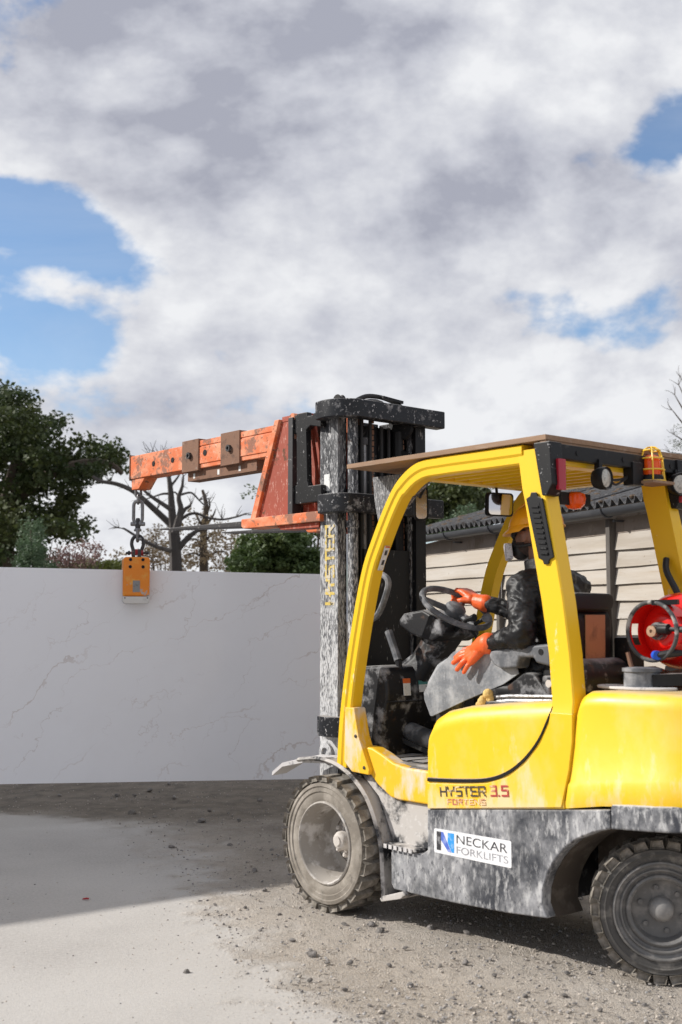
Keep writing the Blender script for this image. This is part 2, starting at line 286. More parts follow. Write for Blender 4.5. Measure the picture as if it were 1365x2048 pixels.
# ------------------------------------------------------------------ mesh helpers
def tag(o, label=None, cat=None, group=None, kind=None):
    if label: o['label'] = label
    if cat: o['category'] = cat
    if group: o['group'] = group
    if kind: o['kind'] = kind
    return o
def empty(name, loc=(0,0,0), rz=0., parent=None):
    o = bpy.data.objects.new(name, None); C.objects.link(o); o.location = loc; o.rotation_euler = (0, 0, rz); o.parent = parent
    o.empty_display_size = .1
    return o
class MB:
    def __init__(s): s.v = []; s.f = []
    def add(s, vs_, fs):
        k = len(s.v); s.v += [tuple(v) for v in vs_]; s.f += [tuple(i+k for i in f) for f in fs]; return s
    def box(s, x0, x1, y0, y1, z0, z1):
        return s.add([(x0,y0,z0),(x1,y0,z0),(x1,y1,z0),(x0,y1,z0),(x0,y0,z1),(x1,y0,z1),(x1,y1,z1),(x0,y1,z1)],
                     [(0,3,2,1),(4,5,6,7),(0,1,5,4),(1,2,6,5),(2,3,7,6),(3,0,4,7)])
    def bar(s, a, b, w, t, up=(0,0,1)):
        """rectangular bar from a to b, w across, t along 'up'"""
        a = Vector(a); b = Vector(b); d = (b-a).normalized(); u = Vector(up); sd_ = d.cross(u).normalized(); u = sd_.cross(d).normalized()
        q = [sd_*w/2+u*t/2, -sd_*w/2+u*t/2, -sd_*w/2-u*t/2, sd_*w/2-u*t/2]
        return s.add([a+k for k in q]+[b+k for k in q], [(0,1,2,3),(7,6,5,4),(0,4,5,1),(1,5,6,2),(2,6,7,3),(3,7,4,0)])
    def prism(s, pts, y0, y1):
        """xz polygon extruded along y"""
        n = len(pts)
        ar = sum(pts[i][0]*pts[(i+1)%n][1]-pts[(i+1)%n][0]*pts[i][1] for i in range(n))
        if ar < 0: pts = pts[::-1]
        vs_ = [(x,y0,z) for x, z in pts]+[(x,y1,z) for x, z in pts]
        return s.add(vs_, [tuple(range(n)), tuple(range(2*n-1, n-1, -1))]+[(i, i+n, (i+1)%n+n, (i+1)%n) for i in range(n)])
    def slabz(s, pts, z0, z1):
        n = len(pts)
        ar = sum(pts[i][0]*pts[(i+1)%n][1]-pts[(i+1)%n][0]*pts[i][1] for i in range(n))
        if ar < 0: pts = pts[::-1]
        vs_ = [(x,y,z0) for x, y in pts]+[(x,y,z1) for x, y in pts]
        return s.add(vs_, [tuple(range(n-1,-1,-1)), tuple(range(n, 2*n))]+[(i, (i+1)%n, (i+1)%n+n, i+n) for i in range(n)])
    def loft(s, rings, cap=True, closed=True):
        n = len(rings[0]); vs_ = [p for r in rings for p in r]; fs = []
        for k in range(len(rings)-1):
            for i in range(n if closed else n-1):
                j = (i+1) % n; fs.append((k*n+i, k*n+j, (k+1)*n+j, (k+1)*n+i))
        if cap: fs += [tuple(range(n-1,-1,-1)), tuple((len(rings)-1)*n+i for i in range(n))]
        return s.add(vs_, fs)
    def tube(s, pts, r, n=8, cap=True):
        pts = [Vector(p) for p in pts]; m = len(pts); rr = r if isinstance(r, (list, tuple)) else [r]*m
        rings = []; prev = None
        for i, p in enumerate(pts):
            t = (pts[min(i+1, m-1)]-pts[max(i-1, 0)]).normalized()
            a = prev if prev is not None else (Vector((0,0,1)) if abs(t.z) < .9 else Vector((1,0,0)))
            a = (a-t*a.dot(t)).normalized(); bb = t.cross(a); prev = a
            rings.append([p+(a*math.cos(2*math.pi*k/n)+bb*math.sin(2*math.pi*k/n))*rr[i] for k in range(n)])
        return s.loft(rings, cap)
    def lathe(s, prof, n=24, mtx=None, close=False):
        """prof: (radius, along) about local +Y"""
        rings = []
        for r, y in prof:
            rings.append([Vector((max(r, 1e-4)*math.cos(2*math.pi*k/n), y, max(r, 1e-4)*math.sin(2*math.pi*k/n))) for k in range(n)])
        if mtx is not None: rings = [[mtx @ p for p in g] for g in rings]
        return s.loft(rings, not close)
    def ball(s, c, r, nu=12, nv=8):
        c = Vector(c); r = Vector(r) if not isinstance(r, (int, float)) else Vector((r,r,r)); rings = []
        for j in range(nv+1):
            t = math.pi*j/nv; sn = max(math.sin(t), .02)
            rings.append([c+Vector((r.x*sn*math.cos(2*math.pi*k/nu), r.y*sn*math.sin(2*math.pi*k/nu), -r.z*math.cos(t))) for k in range(nu)])
        return s.loft(rings)
    def build(s, name, m, parent=None, bevel=0., seg=2, ang=35, smooth=True, loc=None):
        me = bpy.data.meshes.new(name)
        bm = bmesh.new(); vv = [bm.verts.new(v) for v in s.v]
        for f in s.f:
            try: bm.faces.new([vv[i] for i in f])
            except ValueError: pass
        bmesh.ops.recalc_face_normals(bm, faces=bm.faces)
        if bevel:
            es = [e for e in bm.edges if len(e.link_faces) == 2 and e.calc_face_angle(0) > R(ang)]
            bmesh.ops.bevel(bm, geom=es, offset=bevel, segments=seg, profile=.5, affect='EDGES', clamp_overlap=True)
        bm.to_mesh(me); bm.free()
        if smooth:
            me.polygons.foreach_set('use_smooth', [True]*len(me.polygons)); me.set_sharp_from_angle(angle=R(ang))
        me.materials.append(M[m] if isinstance(m, str) else m)
        o = bpy.data.objects.new(name, me); C.objects.link(o); o.parent = parent
        if bevel and smooth:
            wn = o.modifiers.new('weighted normals', 'WEIGHTED_NORMAL'); wn.weight = 50; wn.keep_sharp = True
        if loc: o.location = loc
        return o
def share(o, name=None, parent=None, mtx=None):
    c = bpy.data.objects.new(name or o.name.split('.')[0], o.data); C.objects.link(c); c.parent = parent or o.parent
    if mtx is not None: c.matrix_local = mtx
    return c
def text_mesh(s, size=1., spacing=1.):
    cu = bpy.data.curves.new('lettering', 'FONT'); cu.body = s; cu.size = size; cu.space_character = spacing; cu.extrude = 0
    o = bpy.data.objects.new('lettering', cu); C.objects.link(o); dg = bpy.context.evaluated_depsgraph_get()
    me = bpy.data.meshes.new_from_object(o.evaluated_get(dg)); bpy.data.objects.remove(o); return me
def place_text(s, name, m, parent, org, u, v, width, height):
    """flat lettering with its lower left corner at org, u/v unit directions, fitted to width x height"""
    me = text_mesh(s); co = np.array([q.co[:] for q in me.vertices]); mn = co.min(0); mx = co.max(0)
    u = Vector(u); v = Vector(v); n = u.cross(v); org = Vector(org)
    for q in me.vertices:
        q.co = org+u*((q.co.x-mn[0])/(mx[0]-mn[0])*width)+v*((q.co.y-mn[1])/(mx[1]-mn[1])*height)
    me.materials.append(M[m]); o = bpy.data.objects.new(name, me); C.objects.link(o); o.parent = parent; return o
STROKES = {'H': [[(0,0),(0,6)],[(4,0),(4,6)],[(0,3),(4,3)]], 'Y': [[(0,6),(0,3.6),(4,3.6),(4,6)],[(2,3.6),(2,0)]],
 'S': [[(4,6),(0,6),(0,3.2),(4,3.2),(4,0),(0,0)]], 'T': [[(0,6),(4,6)],[(2,6),(2,0)]], 'E': [[(4,6),(0,6),(0,0),(4,0)],[(0,3),(3.4,3)]],
 'R': [[(0,0),(0,6),(4,6),(4,3),(0,3)],[(2.2,3),(4,0)]], 'F': [[(4,6),(0,6),(0,0)],[(0,3),(3.4,3)]], 'O': [[(0,0),(4,0),(4,6),(0,6),(0,0)]],
 'N': [[(0,0),(0,6),(4,0),(4,6)]], '3': [[(0,6),(4,6),(4,0),(0,0)],[(.6,3.2),(4,3.2)]], '5': [[(4,6),(0,6),(0,3.4),(4,3.4),(4,0),(0,0)]], '.': [[(0,0),(0,.01)]]}
def stroke_text(s, name, m, parent, org, u, v, cw, ch, gap, w, thick=.0012):
    """square stroked lettering; each character its own small plate"""
    u = Vector(u); v = Vector(v); n = u.cross(v); org = Vector(org); x = 0; mb = MB(); k = 0
    for c in s:
        adv = cw if c != '.' else cw*.18
        for pl in STROKES[c]:
            for a, b in zip(pl[:-1], pl[1:]):
                A = org+u*(x+a[0]/4*cw)+v*(a[1]/6*ch); B = org+u*(x+b[0]/4*cw)+v*(b[1]/6*ch); d = (B-A).normalized(); A = A-d*w/2; B = B+d*w/2
                p = n.cross(d)*w/2; k += 1; h = n*(thick+k*.00012)
                mb.add([A-p+h, B-p+h, B+p+h, A+p+h], [(0,1,2,3)])
        x += adv+gap
    return mb.build(name, m, parent, smooth=False)

# ------------------------------------------------------------------ ground and concrete pad
def vnoise(x, y, seed=0):
    xi = np.floor(x).astype(int); yi = np.floor(y).astype(int); xf = x-xi; yf = y-yi
    def h(a, b):
        n = (a*374761393+b*668265263+seed*974634777) & 0x7fffffff
        n = ((n ^ (n >> 13))*1274126177) & 0x7fffffff
        return ((n ^ (n >> 16)) & 0xffff)/65535.
    u = xf*xf*(3-2*xf); v = yf*yf*(3-2*yf)
    return (h(xi,yi)*(1-u)+h(xi+1,yi)*u)*(1-v)+(h(xi,yi+1)*(1-u)+h(xi+1,yi+1)*u)*v
def fbm(x, y, o=5, seed=0):
    a = .5; t = 0; f = 1.
    for i in range(o): t = t+a*vnoise(x*f, y*f, seed+i); a *= .5; f *= 2.03
    return t
PADX = [(4.0, .10), (4.63, -.10), (4.96, -.18), (5.32, -.33), (5.74, -.46), (6.34, -.60), (6.96, -.80), (7.84, -.98), (8.3, -1.10), (8.75, -1.30), (9.1, -1.62), (9.35, -2.1), (9.6, -2.9), (10, -4.5), (14, -14)]
def build_ground():
    def axis(lo, hi, step, far):
        core = np.arange(lo, hi+step/2, step); out = [lo-step*1.0]; d = step*2
        l = []; x = lo
        while x > -far: d *= 1.6; x -= d; l.append(x)
        r = []; x = hi; d = step*2
        while x < far: d *= 1.6; x += d; r.append(x)
        return np.concatenate([np.array(l[::-1]), core, np.array(r)])
    xs = axis(-3.6, 3.2, .02, 500); ys = axis(4.4, 11.2, .025, 900)
    Xg, Yg = np.meshgrid(xs, ys); near = ((Xg > -6) & (Xg < 6) & (Yg > 2) & (Yg < 16)).astype(float)
    bx_ = np.interp(Yg, [a for a, _ in PADX], [b for _, b in PADX])
    edge = bx_-Xg+(fbm(Xg*2.2, Yg*2.2, 6, 5)-.46)*.45+(fbm(Xg*9, Yg*9, 6, 9)-.46)*.75
    pad = np.clip(edge/(.6+np.clip(Yg-7.5, 0, 3)*.45)+.5, 0, 1); pad = pad*pad*(3-2*pad)
    rough_z = (fbm(Xg*1.3, Yg*1.3, 4, 21)-.48)*.035+(fbm(Xg*7, Yg*7, 4, 22)-.48)*.022+(fbm(Xg*22, Yg*22, 3, 23)-.45)*.010
    Zg = ((1-pad)*(rough_z-.010)+pad*((fbm(Xg*3, Yg*3, 3, 25)-.48)*.004))*near
    # keep the ground level under the wheels
    ny, nx = Xg.shape
    cols = np.zeros((ny, nx, 4)); cols[..., 0] = pad; cols[..., 3] = 1
    idx = np.arange(ny*nx).reshape(ny, nx)
    quads = np.stack([idx[:-1,:-1], idx[:-1,1:], idx[1:,1:], idx[1:,:-1]], -1).reshape(-1, 4)
    pm = (pad[:-1,:-1]+pad[1:,1:]).reshape(-1)/2 > .5
    P = np.stack([Xg, Yg, Zg], -1).reshape(-1, 3); cl = cols.reshape(-1, 4)
    mt = ground_mat()
    for name, sel in (('ground', ~pm), ('concrete_pad', pm)):
        q = quads[sel]; used = np.unique(q); mp = -np.ones(len(P), int); mp[used] = np.arange(len(used))
        me = bpy.data.meshes.new(name); me.vertices.add(len(used)); me.vertices.foreach_set('co', P[used].ravel())
        q2 = mp[q]; me.loops.add(q2.size); me.loops.foreach_set('vertex_index', q2.ravel().astype(np.int32))
        me.polygons.add(len(q2)); me.polygons.foreach_set('loop_start', np.arange(0, q2.size, 4, dtype=np.int32))
        me.polygons.foreach_set('loop_total', np.full(len(q2), 4, dtype=np.int32)); me.polygons.foreach_set('use_smooth', np.ones(len(q2), bool))
        me.update(calc_edges=True)
        at = me.color_attributes.new('pad', 'FLOAT_COLOR', 'POINT'); at.data.foreach_set('color', cl[used].ravel())
        me.materials.append(mt); o = bpy.data.objects.new(name, me); C.objects.link(o); tag(o, kind='structure')
def ground_mat():
    m = bpy.data.materials.new('yard surface'); m.use_nodes = True; nt = m.node_tree; N = nt.nodes.new; Lk = nt.links.new; b = nt.nodes['Principled BSDF']
    b.inputs['Roughness'].default_value = .95; b.inputs['Specular IOR Level'].default_value = .2
    tc = N('ShaderNodeTexCoord'); at = N('ShaderNodeAttribute'); at.attribute_name = 'pad'
    def nz(s, d, r=.6, off=0):
        mp = N('ShaderNodeMapping'); mp.inputs['Location'].default_value = (off, off, 0); Lk(tc.outputs['Object'], mp.inputs[0])
        n = N('ShaderNodeTexNoise'); n.inputs['Scale'].default_value = s; n.inputs['Detail'].default_value = d; n.inputs['Roughness'].default_value = r; Lk(mp.outputs[0], n.inputs['Vector']); return n.outputs[0]
    def ramp(src, pts):
        c = N('ShaderNodeValToRGB'); Lk(src, c.inputs[0]); e = c.color_ramp
        e.elements[0].position = pts[0][0]; e.elements[0].color = (*pts[0][1], 1); e.elements[1].position = pts[-1][0]; e.elements[1].color = (*pts[-1][1], 1)
        for p, k in pts[1:-1]: q = e.elements.new(p); q.color = (*k, 1)
        return c.outputs[0]
    def mix(f, a, c, mode='MIX'):
        x = N('ShaderNodeMix'); x.data_type = 'RGBA'; x.blend_type = mode
        if isinstance(f, float): x.inputs[0].default_value = f
        else: Lk(f, x.inputs[0])
        for s, v in ((6, a), (7, c)):
            if isinstance(v, tuple): x.inputs[s].default_value = (*v, 1)
            else: Lk(v, x.inputs[s])
        return x.outputs[2]
    dirt = ramp(nz(1.1, 8, .6), [(.3, (.42, .365, .305)), (.5, (.51, .45, .385)), (.7, (.60, .535, .465))])
    dirt = mix(ramp(nz(38, 6, .7, 4), [(.40, (0,0,0)), (.62, (1,1,1))]), dirt, mix(.5, dirt, (.62, .57, .51)))
    dirt = mix(ramp(nz(95, 4, .65, 9), [(.56, (0,0,0)), (.66, (.8,.8,.8))]), dirt, (.20, .185, .175))
    dirt = mix(ramp(nz(70, 3, .6, 13), [(.58, (0,0,0)), (.66, (.8,.8,.8))]), dirt, (.58, .54, .49))
    dirt = mix(ramp(nz(7, 6, .65, 19), [(.52, (0,0,0)), (.68, (.5,.5,.5))]), dirt, (.34, .30, .26))
    # older darker soil further back in the yard
    sp = N('ShaderNodeSeparateXYZ'); Lk(tc.outputs['Object'], sp.inputs[0])
    ad = N('ShaderNodeMath'); ad.operation = 'MULTIPLY_ADD'; Lk(nz(.8, 6, .6, 17), ad.inputs[0]); ad.inputs[1].default_value = 4.5; Lk(sp.outputs[1], ad.inputs[2])
    mr = N('ShaderNodeMapRange'); Lk(ad.outputs[0], mr.inputs[0]); mr.inputs[1].default_value = 9.9; mr.inputs[2].default_value = 12.2; mr.inputs[4].default_value = .8
    dirt = mix(mr.outputs[0], dirt, ramp(nz(5, 8, .65, 2), [(.35, (.11, .095, .078)), (.6, (.24, .205, .165))]))
    conc = ramp(nz(.9, 7, .55, 7), [(.3, (.37, .35, .33)), (.5, (.44, .42, .395)), (.7, (.485, .465, .44))])
    conc = mix(ramp(nz(110, 3, .6, 3), [(.60, (0,0,0)), (.68, (.7,.7,.7))]), conc, (.24, .225, .215))
    conc = mix(ramp(nz(28, 5, .65, 31), [(.60, (0,0,0)), (.72, (.6,.6,.6))]), conc, (.36, .335, .31))
    conc = mix(ramp(nz(60, 5, .6, 5), [(.4, (0,0,0)), (.65, (.5,.5,.5))]), conc, (.54, .515, .485))
    sx = N('ShaderNodeSeparateColor'); Lk(at.outputs['Color'], sx.inputs[0])
    Lk(mix(sx.outputs[0], dirt, conc), b.inputs['Base Color'])
    bn = N('ShaderNodeBump'); bn.inputs['Distance'].default_value = .03; bn.inputs['Strength'].default_value = .8
    hm = N('ShaderNodeMath'); hm.operation = 'ADD'; Lk(nz(45, 6, .7), hm.inputs[0]); Lk(nz(140, 3, .6), hm.inputs[1])
    k = N('ShaderNodeMapRange'); Lk(sx.outputs[0], k.inputs[0]); k.inputs[3].default_value = 1.; k.inputs[4].default_value = .08
    hh = N('ShaderNodeMath'); hh.operation = 'MULTIPLY'; Lk(hm.outputs[0], hh.inputs[0]); Lk(k.outputs[0], hh.inputs[1])
    Lk(hh.outputs[0], bn.inputs['Height']); Lk(bn.outputs[0], b.inputs['Normal'])
    return m
build_ground()
def pad_x(y): return float(np.interp(y, [a for a, _ in PADX], [b for _, b in PADX]))

# ------------------------------------------------------------------ building outside the frame whose roof edge shades the left of the yard
def build_shade_building():
    P1 = Vector((-1.742, 6.13)); P2 = Vector((-.361, 7.12)); d = (P2-P1).normalized(); n = Vector((-d.y, d.x))
    hgt = 5.2; L_ = hgt/math.tan(SUN_EL); E0 = P1+SH*L_
    a0, a1 = -9.0, 6.6; dep = 7.0
    b = empty('brick_barn', (*(E0+d*a0).to_3d().xy, 0), math.atan2(d.y, d.x))
    tag(b, 'plain rendered barn left of the view whose roof edge shades the yard', 'building')
    w = a1-a0
    MB().box(0, w, .15, dep, 0, hgt-.02).build('wall', 'brickwall', b)
    MB().prism([(-.2, hgt), (w+.2, hgt), (w+.2, hgt+.10), (-.2, hgt+.10)], 0, dep+.2).build('roof', 'roofing', b)
    for k in range(3): MB().box(2.2+k*4.2, 3.8+k*4.2, .11, .16, 1.2, 2.5).build('window', 'black_clean', b)
build_shade_building()

# ------------------------------------------------------------------ timber shed on the right
def build_shed():
    W0 = Vector((2.17, 9.45)); wd = Vector((.362, -.932)).normalized()     # local +x runs towards the camera
    rz = math.atan2(wd.y, wd.x)
    s = empty('timber_shed', (W0.x, W0.y, 0), rz); tag(s, 'timber clad shed with grey corrugated roof behind the forklift', 'shed')
    xs0 = [-3.62, -1.80, 0., 1.80, 3.6]        # posts; local -y faces the yard
    pitch = .133; n = 17; top = 2.18
    # local y: positive = into shed?  wall normal towards the yard
    nrm = Vector((-.932, -.362)); ly = Vector((-wd.y, wd.x)); sg = 1 if ly.dot(nrm) > 0 else -1    # sg*y points to the yard
    bms = []
    for bay in range(4):
        x0, x1 = xs0[bay]+.03, xs0[bay+1]-.03
        for r in range(n):
            if bay == 3 and r > n: continue
            z0 = top-(r+1)*pitch+random.uniform(-.004, .004); z1 = z0+pitch+.03; k = random.uniform(-.004, .004); tl = random.uniform(-.004, .004)
            y_b, y_t = sg*(.038+k), sg*(.010+k)
            m = MB(); L_ = x1-x0; segs = 6
            rings = []
            for q in range(segs+1):
                x = x0+L_*q/segs; dz = tl*(q/segs-.5)*2+.003*math.sin(q*1.7+r*2.1+bay); dy = sg*.003*math.sin(q*2.3+r)
                rings.append([(x, dy, z0+dz), (x, y_b+dy, z0+dz), (x, y_t+dy, z1+dz), (x, dy, z1+dz)])
            m.loft(rings); m.build('board', 'board', s, smooth=False)
    MB().box(-3.66, 3.7, sg*-.02, sg*-.06, 0, 2.28).build('wall', 'soffit', s)
    for x in xs0: MB().box(x-.028, x+.028, sg*.0, sg*.080, 0, 2.29).build('post', 'post', s, bevel=.005)
    for a, b in zip(xs0[:-1], xs0[1:]): MB().box(a+.03, b-.03, sg*.0, sg*.020, top-.002, 2.30).build('fascia', 'soffit', s)
    # gutter
    gz = 2.36; gy = sg*.16; g = MB(); rings = []
    for x in np.linspace(-3.75, 3.7, 12):
        ring = []
        for k in range(13):
            a = math.pi+math.pi*k/12; ring.append((x, gy+.062*math.cos(a), gz+.062*math.sin(a)))
        for k in range(13):
            a = 2*math.pi-math.pi*k/12; ring.append((x, gy+.055*math.cos(a), gz+.055*math.sin(a)))
        rings.append(ring)
    g.loft(rings).build('gutter', 'gutter', s)
    for x in np.arange(-3.55, 3.6, .92):
        m = MB(); pts = [(x, gy+.068*math.cos(math.pi+math.pi*k/10), gz+.068*math.sin(math.pi+math.pi*k/10)) for k in range(11)]
        m.tube(pts, .008, 6); m.box(x-.012, x+.012, min(0, gy-sg*.05), max(0, gy-sg*.05), gz-.10, gz-.085); m.build('gutter_bracket', 'gutter', s)
    # corrugated roof, sheets rising away from the eave
    sl = R(15.5); ca, sa = math.cos(sl), math.sin(sl); per = .102; hgt = .027
    def sheet_mesh(w=.92, ln=1.5):
        k = int(w/per*8); m = MB(); up = []; dn = []
        for i in range(k+1):
            x = w*i/k; c = hgt*math.cos(2*math.pi*x/per)
            up.append((x, c+.004)); dn.append((x, c-.004))
        rings = [[(x, y, z) for x, z in up]+[(x, y, z) for x, z in dn[::-1]] for y in (0, ln)]
        return m.loft(rings)
    proto = sheet_mesh().build('roof_sheet', 'roofing', s)
    cnt = 0
    for row in range(3):
        for c in range(8):
            x = -3.78+c*.912; d0 = -.22+row*1.42
            o = proto if cnt == 0 else share(proto); cnt += 1
            # local frame of a sheet: x along eave, y up the slope (into the shed), z normal
            ex = Vector((1,0,0)); ey = Vector((0, -sg*ca, sa)); ez = ex.cross(ey)
            if ez.z < 0: ez = -ez
            mt = Matrix((ex, ey, ez)).transposed().to_4x4()
            base = Vector((x, sg*.0, 2.452))+ey*d0+ez*(.012*row+random.uniform(0, .006)+.004*(c % 2))
            mt.translation = base; o.matrix_local = mt
    # moss lumps on the roof: too small to count
    mm = MB(); ey = Vector((0, -sg*ca, sa)); ez = Vector((0, sg*sa, ca))
    for i in range(900):
        x = random.uniform(-3.7, 3.5); d = random.uniform(-.2, 3.6); r = random.uniform(.012, .045)
        row_h = .012*min(2, int((d+.22)/1.42))
        p = Vector((x, 0, 2.452))+ey*d+ez*(.018+row_h)
        mm.ball(p, (r*1.3, r*random.uniform(.7, 1.4), r*.7), 6, 4)
    tag(mm.build('moss', 'moss', s), kind='stuff')
    # gable wall at the far end and the back of the shed
    MB().add([(-3.66, sg*-.03, 0), (-3.66, sg*-4.1, 0), (-3.66, sg*-4.1, 3.4), (-3.66, sg*-.03, 2.3), (-3.72, sg*-.03, 0), (-3.72, sg*-4.1, 0), (-3.72, sg*-4.1, 3.4), (-3.72, sg*-.03, 2.3)],
             [(0,1,2,3),(4,7,6,5),(0,3,7,4),(1,5,6,2),(3,2,6,7),(0,4,5,1)]).build('gable_wall', 'soffit', s)
    # speed limit sign screwed to the boards
    t = -1.93+.02
    sn = empty('speed_limit_sign', (W0.x+wd.x*t+ly.x*sg*.05, W0.y+wd.y*t+ly.y*sg*.05, 1.62), rz)
    tag(sn, 'white five mph speed limit sign with red ring on the shed boards', 'sign')
    xd = Vector((1,0,0)) if sg < 0 else Vector((-1,0,0))
    # seen from the yard the sign's reading direction
    yd = sg
    MB().box(-.14, .14, min(0, yd*.006), max(0, yd*.006), 0, .40).build('panel', 'sign_white', sn, bevel=.002)
    rd = Vector((1,0,0)) if (Vector((1,0,0)).cross(Vector((0,0,1))).y*yd > 0) else Vector((-1,0,0))
    ring = MB(); rg = []
    for k in range(33):
        a = 2*math.pi*k/32; rg.append([(.105*math.cos(a), yd*.0075, .25+.105*math.sin(a)), (.085*math.cos(a), yd*.0075, .25+.085*math.sin(a))])
    ring.loft(rg, cap=False, closed=False).build('red_ring', 'sign_red', sn)
    place_text('5', 'numeral', 'sign_black', sn, Vector((0, yd*.0076, .245))-rd*.03, rd, (0,0,1), .06, .075)
    place_text('MPH', 'lettering', 'sign_black', sn, Vector((0, yd*.0076, .195))-rd*.05, rd, (0,0,1), .10, .032)
    place_text('SPEED', 'lettering', 'sign_black', sn, Vector((0, yd*.0076, .075))-rd*.10, rd, (0,0,1), .20, .034)
    place_text('LIMIT', 'lettering', 'sign_black', sn, Vector((0, yd*.0076, .025))-rd*.085, rd, (0,0,1), .17, .034)
    return s
build_shed()

# ------------------------------------------------------------------ stone slab hanging from the jib
TIP = Vector((-1.53, 8.956, 0)); SA = R(13)
def build_slab():
    o = MB().box(-1.62, 1.56, 0, .022, .31, 1.872).build('stone_slab', 'slab', bevel=.002)
    o.location = (TIP.x, TIP.y+.035, 0); o.rotation_euler = (0, R(.75), SA)
    tag(o, 'large white stone slab with thin brown veins hanging from the clamp', 'stone slab')
build_slab()

# ------------------------------------------------------------------ forklift: local +x forward, +y left (near side), z up
FO = (0.3626, 6.7567, 0); FRZ = R(130)
def fw(x, y, z): return Matrix.Translation(FO) @ Matrix.Rotation(FRZ, 4, 'Z') @ Vector((x, y, z))
def smooth_path(pts, n=6):
    pts = [Vector(p) for p in pts]; out = []
    for i in range(len(pts)-1):
        p0 = pts[max(i-1, 0)]; p1 = pts[i]; p2 = pts[i+1]; p3 = pts[min(i+2, len(pts)-1)]
        for k in range(n):
            t = k/n; out.append(.5*((2*p1)+(p2-p0)*t+(2*p0-5*p1+4*p2-p3)*t*t+(3*p1-p0-3*p2+p3)*t**3))
    out.append(pts[-1]); return out
def lug_mesh(Rt, hgt, wid, span, skew, dimple=True):
    """tread block: x around, y across (outer face at y=0, going -y), z radial; base at Rt-hgt"""
    bm = bmesh.new(); a = span/2
    def ring(z, sc): return [bm.verts.new(p) for p in ((-a*sc, 0, z), (a*sc, 0, z), (a*sc*.80+skew*.5, -wid*.5, z), (a*sc*.8+skew, -wid, z), (-a*sc*.8+skew, -wid, z), (-a*sc*.80+skew*.5, -wid*.5, z))]
    lo = ring(-hgt, 1.08); hi = ring(0, .9); n = 6
    bm.faces.new(lo[::-1]); bm.faces.new(hi); side = [bm.faces.new((lo[i], lo[(i+1) % n], hi[(i+1) % n], hi[i])) for i in range(n)]
    bmesh.ops.recalc_face_normals(bm, faces=bm.faces)
    if dimple:
        f = side[0]; bmesh.ops.inset_individual(bm, faces=[f], thickness=min(hgt, span)*.26); bmesh.ops.translate(bm, verts=f.verts, vec=(0, -.012, 0))
    me = bpy.data.meshes.new('tread_block'); bm.to_mesh(me); bm.free(); return me
